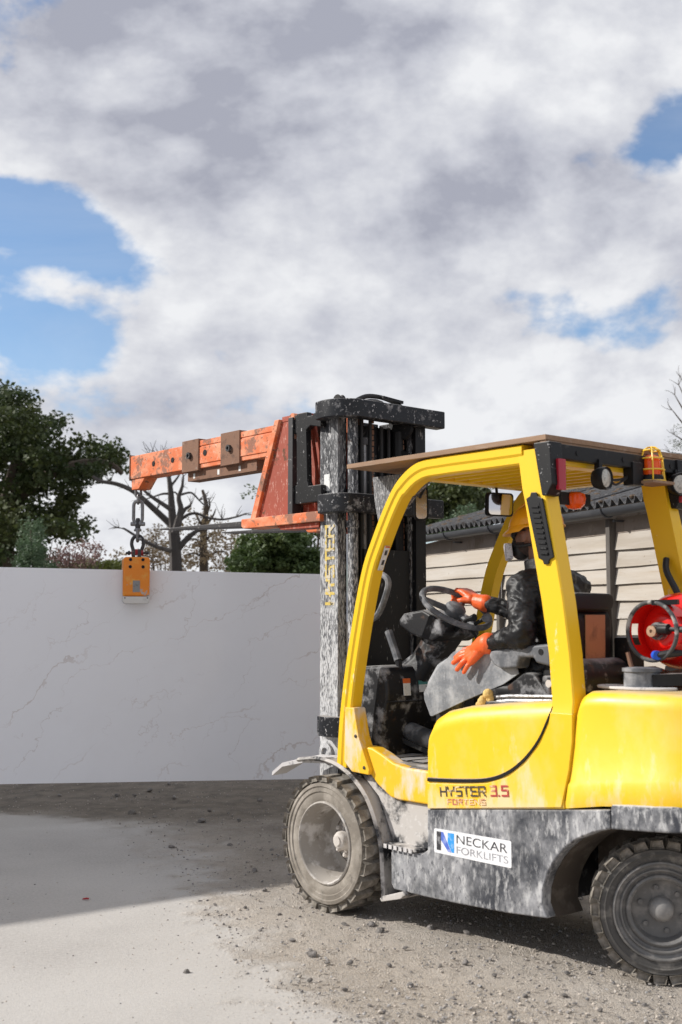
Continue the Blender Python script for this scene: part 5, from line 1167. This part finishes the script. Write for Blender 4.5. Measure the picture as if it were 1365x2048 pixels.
    # boots
    for y in (.13, -.13):
        g = MB(); x0 = 0 if y > 0 else -.02
        caps(g, [(-.478+x0, y, 1.075), (-.455+x0, y, .96), (-.425+x0, y, .875)], [.074, .066, .060])
        caps(g, [(-.420+x0, y, .862), (-.30+x0, y, .872), (-.185+x0, y, .902)], [.058, .054, .050]); g.ball((-.170+x0, y, .905), (.056, .050, .045), 14, 10)
        bt = obj(remesh(g, .008, 4), 'boot', 'boot')
        sl = MB().prism([tuple(np.array(q)-np.array([-1.05, 1.2])) for q in ((-.47+x0, .828), (-.36+x0, .815), (-.34+x0, .80), (-.12+x0, .850), (-.108+x0, .875), (-.13+x0, .876), (-.34+x0, .825), (-.38+x0, .838), (-.46+x0, .842))], y-.048, y+.048); sl.build('sole', 'trouser', bt, bevel=.004)
    # apron: bib, lap and the stiff flap hanging over the left leg
    fl = [(-.62, 1.338), (-.52, 1.262), (-.435, 1.165), (-.405, 1.125), (-.408, 1.09), (-.452, 1.008), (-.47, 1.008), (-.70, 1.098), (-.96, 1.190), (-1.06, 1.245), (-1.02, 1.34), (-.85, 1.36), (-.70, 1.36)]
    a = MB().prism([(x+1.05, z-1.2) for x, z in fl], .246, .254); ap = a.build('apron', 'apron', p, bevel=.003)
    rings = []
    for y, dz, dx in ((.2535, -.03, 0), (.246, .0, 0), (.20, .012, 0), (.0, .004, .02), (-.20, .006, 0), (-.25, -.03, 0)):
        row = [(-1.0, 1.335), (-.85, 1.345), (-.70, 1.340), (-.60, 1.320), (-.50, 1.27), (-.43, 1.18), (-.41, 1.10)]
        rings.append([o_((x+dx, y, z+dz)) for x, z in row])
    sh = MB().loft(rings, cap=False, closed=False); sh.build('apron_lap', 'apron', ap)
    rings = []
    for z, x, w_ in ((1.34, -.915, .19), (1.42, -.915, .18), (1.52, -.888, .15), (1.60, -.89, .125), (1.67, -.93, .11)):
        rings.append([o_((x-.10*(abs(t)**2.5), w_*t, z)) for t in (-1, -.75, -.5, -.25, 0, .25, .5, .75, 1)]+[o_((x-.008-.10*(abs(t)**2.5), w_*t, z)) for t in (1, .75, .5, .25, 0, -.25, -.5, -.75, -1)])
    MB().loft(rings).build('apron_bib', 'apron', ap)
    # hard hat
    m = MB(); rings = []
    for t in range(9):
        a_ = math.pi/2*t/8; rings.append([o_((-.962+.150*math.cos(a_)*math.cos(2*math.pi*k/32), .118*math.cos(a_)*math.sin(2*math.pi*k/32), 1.972+.122*math.sin(a_)+.012*math.cos(2*math.pi*k/32)*-1)) for k in range(32)])
    h = m.loft(rings).build('hard_hat', 'hat', p, ang=60)
    rings = []
    for r0, dz in ((0, .006), (1, -.006), (1, -.012), (0, -.002)):
        ring = []
        for k in range(32):
            c_ = math.cos(2*math.pi*k/32); ex = (.052 if c_ > 0 else .014)*max(.25, abs(c_))*r0
            ring.append(o_((-.962+(.148+ex)*c_, (.117+.010*r0)*math.sin(2*math.pi*k/32), 1.966+dz-.012*c_-(.016*r0 if c_ > 0 else 0))))
        rings.append(ring)
    MB().loft(rings, cap=False).build('hat_brim', 'hat', h)
    MB().tube([o_((-.962+.152*math.cos(R(a_))*1.0, 0, 1.974+.125*math.sin(R(a_)))) for a_ in range(12, 172, 8)], .010, 8).build('hat_ridge', 'hat', h)
    # respirator and glasses
    g = MB(); g.ball((-.862, 0, 1.862), (.058, .052, .060), 18, 12); g.ball((-.845, 0, 1.90), (.035, .03, .035), 12, 8); r = remesh(g, .006, 3); rs = obj(r, 'respirator', 'mask_black')
    for s in (1, -1):
        n = Vector((.62, s*.78, -.10)).normalized(); u = n.cross(Vector((0,0,1))).normalized(); v = u.cross(n); c = Vector((-.832, s*.062, 1.842)); m4 = Matrix((u, n, v)).transposed().to_4x4()
        pts = [(-.040, -.036), (.036, -.043), (.043, .034), (.029, .048), (-.036, .043)]
        MB().loft([[o_(c+m4.to_3x3() @ Vector((x, y, z))) for x, z in pts] for y in (-.016, .016)]).build('filter_cartridge', 'mask_filter', rs, bevel=.007, seg=2)
        MB().tube([o_(q) for q in ((-.855, s*.05, 1.875), (-.93, s*.082, 1.868), (-1.0, s*.07, 1.875))], .008, 6).build('mask_strap', 'mask_black', rs)
        MB().tube([o_(q) for q in ((-.862, s*.062, 1.928), (-.91, s*.080, 1.945), (-.965, s*.084, 1.945))], [.009, .006, .005], 6).build('glasses_arm', 'mask_black', rs)
        MB().ball(o_((-.858, s*.036, 1.926)), (.016, .032, .022), 12, 8).build('glasses_lens', 'mask_black', rs)
build_person()

# ------------------------------------------------------------------ trees and hedges behind the yard
def at(px, py, d):
    p = math.atan(216/2400); u = (px-682.5)/2400; v = (1024-py)/2400
    r = Vector((u, math.cos(p)-v*math.sin(p), math.sin(p)+v*math.cos(p))); r *= d/r.y; return Vector((r.x, r.y, r.z+1.5))
def leaf_mesh(name, clumps, size, m, parent, base, flat=.0, aspect=.62):
    """clumps: (centre, radius xyz, count); leaves are folded quads filling each clump's volume, denser to the shell"""
    cs = []; 
    for c, r, n in clumps:
        d = RNG.normal(size=(n, 3)); d /= np.linalg.norm(d, axis=1)[:, None]; q = RNG.random(n)**.45
        cs.append(np.array(c)+d*q[:, None]*np.array(r))
    P = np.concatenate(cs)-np.array(base); n = len(P)
    a = RNG.normal(size=(n, 3)); a[:, 2] *= .7; a /= np.linalg.norm(a, axis=1)[:, None]
    b = RNG.normal(size=(n, 3)); b -= a*(a*b).sum(1)[:, None]; b /= np.linalg.norm(b, axis=1)[:, None]
    s = (size*(.6+.8*RNG.random(n)))[:, None]
    V = np.stack([P-a*s*.5, P+b*s*.5*aspect, P+a*s*.5, P-b*s*.5*aspect], 1).reshape(-1, 3)
    me = bpy.data.meshes.new(name); me.vertices.add(len(V)); me.vertices.foreach_set('co', V.ravel())
    me.loops.add(4*n); me.loops.foreach_set('vertex_index', np.arange(4*n, dtype=np.int32)); me.polygons.add(n)
    me.polygons.foreach_set('loop_start', np.arange(0, 4*n, 4, dtype=np.int32)); me.polygons.foreach_set('loop_total', np.full(n, 4, dtype=np.int32)); me.update(calc_edges=True)
    me.materials.append(M[m]); o = bpy.data.objects.new(name, me); C.objects.link(o); o.parent = parent; return o
def scatter_clumps(regions, d, depth, n, rr, leaves, rng):
    """regions: (px, py, rx, ry) ellipses in the photo; clumps spread through them in depth"""
    out = []; A = sum(q[2]*q[3] for q in regions)
    for x, y, rx, ry in regions:
        for k in range(max(1, int(n*rx*ry/A))):
            t = rng.uniform(0, 2*math.pi); q = math.sqrt(rng.random()); dd = d+rng.uniform(-depth, depth)
            c = at(x+rx*q*math.cos(t), y+ry*q*math.sin(t), dd); r = rr*rng.uniform(.6, 1.35)
            out.append((c, (r, r, r*.75), int(leaves*rng.uniform(.6, 1.4))))
    return out
def limb(mb, pts, r0, r1, d, jit=0., n=6):
    P = [at(x, y, d+(jit*math.sin(i*1.9+x*.1))) for i, (x, y) in enumerate(pts)]; P = smooth_path(P, 4); k = len(P)
    mb.tube(P, [r0+(r1-r0)*i/(k-1) for i in range(k)], n)
def twigs(mb, starts, d, rng, ln=40, r=.02, n=3, spread=1.0):
    for x, y, ax, ay in starts:
        for k in range(n):
            a = math.atan2(ay, ax)+rng.uniform(-spread, spread); l = ln*rng.uniform(.5, 1.1); x1, y1 = x+math.cos(a)*l*.5, y+math.sin(a)*l*.5
            a += rng.uniform(-.5, .5); limb(mb, [(x, y), (x1, y1), (x1+math.cos(a)*l*.5, y1+math.sin(a)*l*.5)], r, r*.25, d+rng.uniform(-.5, .5), 0, 5)
def build_trees():
    rng = random.Random(11)
    # --- big oak on the left
    d = 28.; base = at(15, 1330, d); base.z = 0; t = empty('oak_tree', base); tag(t, 'large dark green oak with dense crown at the left edge', 'tree')
    tr = MB(); limb(tr, [(15, 1370), (12, 1200), (5, 1080), (20, 980), (40, 900)], .42, .10, d); limb(tr, [(5, 1080), (-40, 980), (-70, 880)], .25, .08, d+1)
    limb(tr, [(12, 1020), (80, 960), (150, 930), (215, 925), (245, 948)], .16, .05, d-1); limb(tr, [(20, 980), (60, 900), (100, 850)], .12, .03, d); limb(tr, [(14, 1080), (70, 1050), (130, 1030)], .1, .03, d)
    o = tr.build('trunk', 'bark', t); o.data.transform(Matrix.Translation(-base))
    reg = [(-30, 870, 70, 90), (30, 850, 45, 65), (75, 870, 60, 45), (20, 950, 90, 70), (105, 940, 75, 40), (175, 925, 60, 30), (215, 920, 32, 26), (45, 1030, 85, 50), (120, 1030, 40, 45), (-20, 1080, 70, 60), (150, 1055, 26, 16), (60, 1100, 40, 26), (-10, 812, 36, 24), (120, 852, 14, 10), (165, 880, 22, 10), (150, 985, 30, 20)]
    cl = scatter_clumps(reg, d, 2.6, 330, .36, 105, rng)
    leaf_mesh('crown', cl, .115, 'leaf_oak', t, base)
    # --- pale shrub in front of the oak
    d = 20.; base = at(70, 1300, d); base.z = 0; t = empty('pale_shrub', base); tag(t, 'pale silvery green shrub in front of the oak', 'shrub')
    sm = MB(); limb(sm, [(70, 1330), (68, 1180), (62, 1050)], .05, .01, d); sm.build('stem', 'bark', t).data.transform(Matrix.Translation(-base))
    leaf_mesh('crown', scatter_clumps([(66, 1075, 20, 34), (62, 1110, 28, 28), (78, 1140, 34, 26), (58, 1160, 34, 30)], d, .6, 90, .16, 90, rng), .055, 'leaf_pale', t, base, aspect=.4)
    # --- bare rose-brown shrub and olive hedge
    d = 21.; base = at(165, 1300, d); base.z = 0; t = empty('reddish_shrub', base); tag(t, 'twiggy reddish brown shrub above the slab left of the clamp', 'shrub')
    sm = MB(); twigs(sm, [(x, 1180, 0, -1) for x in range(95, 205, 8)], d, rng, 95, .014, 3, .3); sm.build('stems', 'bark', t).data.transform(Matrix.Translation(-base))
    leaf_mesh('crown', scatter_clumps([(130, 1115, 40, 18), (170, 1105, 36, 22), (120, 1140, 45, 20)], d, .5, 80, .13, 26, rng), .045, 'leaf_rose', t, base)
    d = 23.; base = at(200, 1300, d); base.z = 0; t = empty('olive_hedge', base); tag(t, 'low olive green hedge showing just above the slab', 'hedge')
    sm = MB(); twigs(sm, [(x, 1200, 0, -1) for x in range(120, 260, 14)], d, rng, 70, .015, 2, .3); sm.build('stems', 'bark', t).data.transform(Matrix.Translation(-base))
    leaf_mesh('foliage', scatter_clumps([(150, 1150, 40, 20), (195, 1138, 45, 18), (235, 1142, 36, 16), (110, 1160, 30, 16)], d, .8, 110, .18, 90, rng), .06, 'leaf_hedge', t, base)
    # --- dead tree
    d = 24.; base = at(352, 1330, d); base.z = 0; t = empty('dead_tree', base); tag(t, 'bare dead grey tree with forked trunk behind the boom', 'tree')
    q = lambda L_: [(220+x/3.25, 820+y/3.25) for x, y in L_]
    m = MB()
    limb(m, q([(432, 1500), (432, 1200), (430, 1040), (425, 900), (415, 770)]), .145, .11, d); o = m.build('trunk', 'bark_dead', t); o.data.transform(Matrix.Translation(-base))
    m = MB()
    limb(m, q([(418, 800), (408, 700), (402, 620), (396, 530), (386, 450), (374, 390), (350, 330)]), .095, .02, d); limb(m, q([(425, 800), (450, 710), (462, 640), (448, 570), (470, 500), (478, 430)]), .085, .018, d-.4)
    limb(m, q([(458, 690), (490, 645), (528, 620)]), .05, .025, d); limb(m, q([(408, 760), (375, 725), (300, 655), (215, 578), (140, 520), (40, 480), (-60, 462), (-110, 430)]), .075, .03, d+.3)
    limb(m, q([(402, 650), (330, 602), (260, 555), (205, 500), (150, 400)]), .05, .014, d-.4); limb(m, q([(395, 545), (345, 545), (290, 562), (235, 578)]), .028, .010, d)
    limb(m, q([(400, 915), (310, 890), (245, 862), (180, 825), (100, 775), (80, 770)]), .05, .014, d-.2); limb(m, q([(440, 905), (500, 840), (560, 790), (620, 765)]), .07, .03, d)
    limb(m, q([(450, 725), (500, 685), (560, 672), (640, 700), (730, 712), (820, 695), (890, 672)]), .035, .016, d+.3); limb(m, q([(400, 490), (440, 440), (470, 385)]), .03, .010, d)
    limb(m, q([(465, 550), (530, 538), (580, 585), (620, 625)]), .025, .012, d); limb(m, q([(445, 560), (425, 535), (400, 540)]), .02, .012, d); limb(m, q([(386, 440), (420, 400), (440, 360)]), .018, .008, d)
    twigs(m, [(220+x/3.25, 820+y/3.25, ax, ay) for x, y, ax, ay in ((350, 330, -1, -2), (478, 430, .3, -1), (235, 578, -1, .3), (205, 500, -.5, -1), (470, 385, .5, -1), (80, 770, -1, -.5), (620, 625, .5, -1), (320, 300, -.3, -1), (265, 300, -.5, -1), (260, 560, -.4, -1), (140, 520, -.3, -1), (0, 475, -.3, -1), (310, 890, -.5, -1), (730, 712, .5, -1), (820, 695, .5, -1), (528, 620, .8, -1), (580, 585, .5, -1), (300, 655, -.3, -1), (386, 450, -.8, -1), (560, 790, .4, -1))], d, rng, 34, .010, 4, 1.0)
    twigs(m, [(220+x/3.25, 820+y/3.25, ax, ay) for x, y, ax, ay in ((340, 290, -1, -2), (490, 400, .5, -1), (200, 480, -1, -1), (640, 600, .5, -1), (890, 672, 1, -.4), (60, 760, -1, -.3), (470, 500, 1, -1), (420, 400, .2, -1), (-60, 462, -1, -.6))], d, rng, 22, .006, 4, 1.2)
    m.build('branches', 'bark_dead', t).data.transform(Matrix.Translation(-base))
    # --- autumn tree behind it
    d = 27.; base = at(408, 1330, d); base.z = 0; t = empty('autumn_tree', base); tag(t, 'thin brown tree with sparse autumn leaves beside the dead tree', 'tree')
    m = MB(); limb(m, q([(610, 1500), (612, 1040), (608, 850), (622, 700), (625, 600), (602, 520)]), .12, .03, d)
    for x0, y0, x1, y1, x2, y2 in ((610, 900, 560, 840, 500, 850), (610, 860, 680, 800, 740, 820), (615, 780, 570, 700, 545, 650), (618, 760, 670, 690, 690, 640), (610, 980, 700, 920, 770, 930), (610, 960, 540, 930, 480, 960), (622, 690, 650, 620, 640, 570)): limb(m, q([(x0, y0), (x1, y1), (x2, y2)]), .035, .010, d)
    m.build('trunk', 'bark', t).data.transform(Matrix.Translation(-base))
    leaf_mesh('crown', scatter_clumps([(395, 1030, 22, 16), (405, 1060, 40, 26), (430, 1100, 50, 36), (370, 1105, 40, 30), (412, 1130, 60, 22), (460, 1085, 22, 20)], d, 1.5, 120, .24, 17, rng), .075, 'leaf_brown', t, base)
    d = 30.; base = at(310, 1330, d); base.z = 0; t = empty('birch_scrub', base); tag(t, 'pale brown scrub behind the clamp and the dead trunk', 'shrub')
    m = MB(); twigs(m, [(x, 1180, 0, -1) for x in range(285, 345, 7)], d, rng, 100, .02, 2, .35); m.build('stems', 'bark', t).data.transform(Matrix.Translation(-base))
    leaf_mesh('crown', scatter_clumps([(315, 1085, 28, 34), (295, 1120, 26, 24), (330, 1120, 26, 26), (240, 1115, 16, 14)], d, 1., 90, .24, 17, rng), .07, 'leaf_brown', t, base)
    # --- dark green bush left of the mast
    d = 22.; base = at(555, 1300, d); base.z = 0; t = empty('green_bush', base); tag(t, 'rounded dark green bush left of the mast', 'bush')
    m = MB(); 
    for x in (500, 530, 560, 590, 610): limb(m, [(555, 1300), ((555+x)/2, 1200), (x, 1110)], .05, .012, d)
    m.build('stem', 'bark', t).data.transform(Matrix.Translation(-base))
    leaf_mesh('crown', scatter_clumps([(520, 1100, 42, 36), (560, 1095, 52, 40), (600, 1112, 38, 34), (500, 1130, 36, 24), (560, 1140, 80, 26), (545, 1075, 30, 18), (620, 1125, 22, 26)], d, 1.0, 260, .20, 120, rng), .075, 'leaf_bush', t, base)
    d = 26.; base = at(622, 1300, d); base.z = 0; t = empty('young_birch', base); tag(t, 'slender half bare young tree just left of the mast', 'tree')
    m = MB()
    for xx in (606, 622, 636, 650): limb(m, [(622, 1320), (xx, 1100), (xx+4, 1000), (xx-3, 930)], .035, .008, d+rng.uniform(-.5, .5))
    twigs(m, [(x, y, 0, -1) for x in (606, 622, 636) for y in (1050, 1000, 950)], d, rng, 40, .010, 2, .8); m.build('trunk', 'bark', t).data.transform(Matrix.Translation(-base))
    leaf_mesh('crown', scatter_clumps([(628, 985, 16, 40), (612, 1050, 20, 30), (640, 1040, 16, 40), (505, 985, 10, 10)], d, .8, 60, .18, 26, rng), .07, 'leaf_bush', t, base)
    # --- trees behind the shed
    d = 26.; base = at(890, 1330, d); base.z = 0; t = empty('shed_tree', base); tag(t, 'dark leafy tree seen over the far end of the shed roof', 'tree')
    m = MB(); limb(m, [(890, 1330), (895, 1100), (900, 1000)], .16, .05, d); m.build('trunk', 'bark', t).data.transform(Matrix.Translation(-base))
    leaf_mesh('crown', scatter_clumps([(890, 1000, 42, 32), (930, 995, 42, 26), (900, 1035, 55, 26), (865, 1030, 22, 30)], d, 1.2, 150, .26, 100, rng), .10, 'leaf_oak', t, base)
    d = 22.; base = at(935, 1330, d); base.z = 0; t = empty('shed_conifer', base); tag(t, 'lighter green spiky shrub beside the shed roof', 'shrub')
    m = MB(); limb(m, [(935, 1330), (935, 1120), (938, 1010)], .08, .01, d); m.build('stem', 'bark', t).data.transform(Matrix.Translation(-base))
    leaf_mesh('crown', scatter_clumps([(935, 1030, 20, 20), (905, 1045, 24, 14), (970, 1040, 18, 14), (935, 1060, 50, 20)], d, .6, 80, .15, 60, rng), .065, 'leaf_pale', t, base, aspect=.3)
    # --- bare pine twigs at the right edge
    d = 25.; base = at(1385, 1330, d); base.z = 0; t = empty('bare_pine', base); tag(t, 'thin bare conifer reaching in at the right edge', 'tree')
    m = MB(); limb(m, [(1385, 1330), (1388, 1050), (1385, 850), (1375, 760)], .12, .02, d)
    for y0, x1, y1 in ((860, 1345, 820), (840, 1350, 790), (880, 1350, 870), (900, 1340, 905), (815, 1358, 770), (790, 1362, 755)): limb(m, [(1386, y0+10), ((1386+x1)/2, (y0+y1)/2+6), (x1, y1)], .028, .008, d); twigs(m, [(x1, y1, -.5, -1)], d, rng, 26, .008, 3, .9)
    m.build('trunk', 'bark', t).data.transform(Matrix.Translation(-base))
    leaf_mesh('crown', scatter_clumps([(1355, 890, 14, 14), (1360, 860, 10, 10)], d, .4, 14, .16, 30, rng), .05, 'leaf_oak', t, base, aspect=.2)
build_trees()

# ------------------------------------------------------------------ loose stones and gravel
def rock_mesh(name, seed):
    rng = random.Random(seed); bm = bmesh.new(); bmesh.ops.create_icosphere(bm, subdivisions=2 if seed < 20 else 1, radius=1)
    off = Vector((seed*3.1, seed*1.7, 0))
    for v in bm.verts:
        n = mnoise.noise(v.co*1.1+off)*.45+mnoise.noise(v.co*2.6+off)*.2; v.co *= 1+n
    for _ in range(3):
        d = Vector((rng.uniform(-1, 1), rng.uniform(-1, 1), rng.uniform(0, 1))).normalized(); lim = rng.uniform(.55, .8)
        for v in bm.verts:
            k = v.co.dot(d)
            if k > lim: v.co -= d*(k-lim)
    for v in bm.verts: v.co.z *= .72
    me = bpy.data.meshes.new(name); bm.to_mesh(me); bm.free(); me.materials.append(M['stone']); return me
def ground_pt(px, py):
    p = math.atan(216/2400); u = (px-682.5)/2400; v = (1024-py)/2400
    r = Vector((u, math.cos(p)-v*math.sin(p), math.sin(p)+v*math.cos(p))); r *= -1.5/r.z; return Vector((r.x, r.y))
def build_stones():
    rng = random.Random(5); kinds = [rock_mesh('stone', k) for k in range(8)]
    def stone(px, py, wpx, label, group=None):
        g = ground_pt(px, py); d = g.y; s = wpx/2400*d/2
        o = bpy.data.objects.new('stone', kinds[rng.randrange(8)]); C.objects.link(o); o.location = (g.x, g.y, s*.02); o.rotation_euler = (rng.uniform(-.3, .3), rng.uniform(-.3, .3), rng.uniform(0, 6.28)); o.scale = (s*.9, s*rng.uniform(.6, .95), s*rng.uniform(.6, .95))
        tag(o, label, 'stone', group); return o
    o = stone(373, 1946, 17, 'dark rounded stone lying alone on the pale concrete'); o.scale.z *= 1.4
    stone(345, 1694, 24, 'dark flat stone on the shaded concrete edge')
    big = [(585, 1880, 15), (620, 1905, 18), (720, 1780, 14), (745, 1850, 24), (690, 1850, 16), (760, 1862, 30), (810, 1895, 14), (860, 1855, 20), (935, 1865, 18), (1215, 1893, 18), (1000, 1850, 12), (930, 1925, 16), (690, 1978, 16), (625, 1908, 20), (820, 1970, 18), (840, 2030, 16), (905, 1998, 18), (1130, 1990, 14), (1135, 1945, 16), (560, 1830, 12), (460, 1855, 12), (700, 1925, 14), (655, 1925, 12), (1050, 1990, 14), (800, 1780, 12), (780, 1930, 13), (1180, 1945, 14), (990, 1950, 13), (1250, 1925, 12), (740, 2010, 14), (1020, 2025, 14), (1290, 2010, 15), (1200, 2020, 13), (880, 1930, 12), (660, 1800, 12), (520, 1860, 11), (490, 1815, 12), (530, 1780, 12), (470, 1920, 11), (960, 1895, 12), (620, 1960, 12)]
    def place(x, y):
        if y > 1995: return 'at the very bottom of the view'
        if x < 600: return 'on the concrete edge left of the front tyre'
        if x < 760 and y < 1870: return 'just in front of the front tyre'
        if x > 1090: return 'in front of the rear tyre'
        if y < 1880: return 'along the shadow edge under the chassis'
        return 'in the gravel left of the sticker' if x < 800 else 'in the gravel below the sticker'
    for x, y, w_ in big:
        stone(x, y, w_, ('larger ' if w_ > 19 else 'small ' if w_ < 14 else 'middling ')+'grey stone lying '+place(x, y), 'loose stones on the sunlit gravel')
    dark = [(235, 1590, 12), (340, 1567, 14), (270, 1590, 10), (520, 1600, 14), (460, 1690, 13), (405, 1640, 18), (265, 1625, 20), (310, 1633, 12), (120, 1590, 10), (510, 1740, 14), (545, 1700, 12), (350, 1595, 16), (420, 1620, 14), (480, 1640, 12), (300, 1580, 15)]
    for x, y, w_ in dark:
        stone(x, y, w_, ('larger ' if w_ > 15 else 'small ')+'dark stone on the shaded dirt '+('close under the slab' if y < 1600 else 'beside the front tyre' if x > 450 else 'at the edge of the pale concrete'), 'loose stones on the shaded dirt')
    # fine gravel: uncountable
    sm = [rock_mesh('g', 20+k) for k in range(4)]; vs_ = []; fs = []; cos = []
    for me in sm: cos.append((np.array([v.co[:] for v in me.vertices]), [tuple(p.vertices) for p in me.polygons])); bpy.data.meshes.remove(me)
    V = []; F_ = []; k = 0
    for i in range(30000):
        y = 4.5+rng.random()**1.35*8.5; x = rng.uniform(-.31*y, .31*y); e = x-pad_x(y); dens = 1. if e > .2 else (.7 if e > -.1 else (.22 if e > -.4 else .07))
        if rng.random() > dens: continue
        if mnoise.noise(Vector((x*1.6, y*1.6, 0)))*.8+.65 < rng.random() and e > 0: continue
        s = .0024+.0088*rng.random()**3.4
        if y > 8.5: s *= .9
        if e <= -.1: s *= .6
        c, f = cos[rng.randrange(4)]; a = rng.uniform(0, 6.28); ca, sa = math.cos(a), math.sin(a)
        q = c*np.array([s, s*rng.uniform(.6, 1), s*rng.uniform(.6, 1)]); q = np.stack([q[:, 0]*ca-q[:, 1]*sa+x, q[:, 0]*sa+q[:, 1]*ca+y, q[:, 2]+s*.15], 1)
        V.append(q); F_ += [tuple(j+k for j in t) for t in f]; k += len(q)
    V = np.concatenate(V); me = bpy.data.meshes.new('gravel'); me.from_pydata(V.tolist(), [], F_); me.materials.append(M['gravel']); o = bpy.data.objects.new('gravel', me); C.objects.link(o)
    tag(o, 'fine loose gravel and grit scattered over the yard', 'gravel', kind='stuff')
    # scrap of red plastic on the shaded pad
    g = ground_pt(172, 1800); r = MB().prism([(-.018, 0), (.016, .001), (.020, .006), (.004, .009), (-.016, .005)], -.006, .006).build('plastic_scrap', 'red', None); r.location = (g.x, g.y, .004); tag(r, 'tiny red plastic scrap on the shaded concrete', 'scrap')
build_stones()
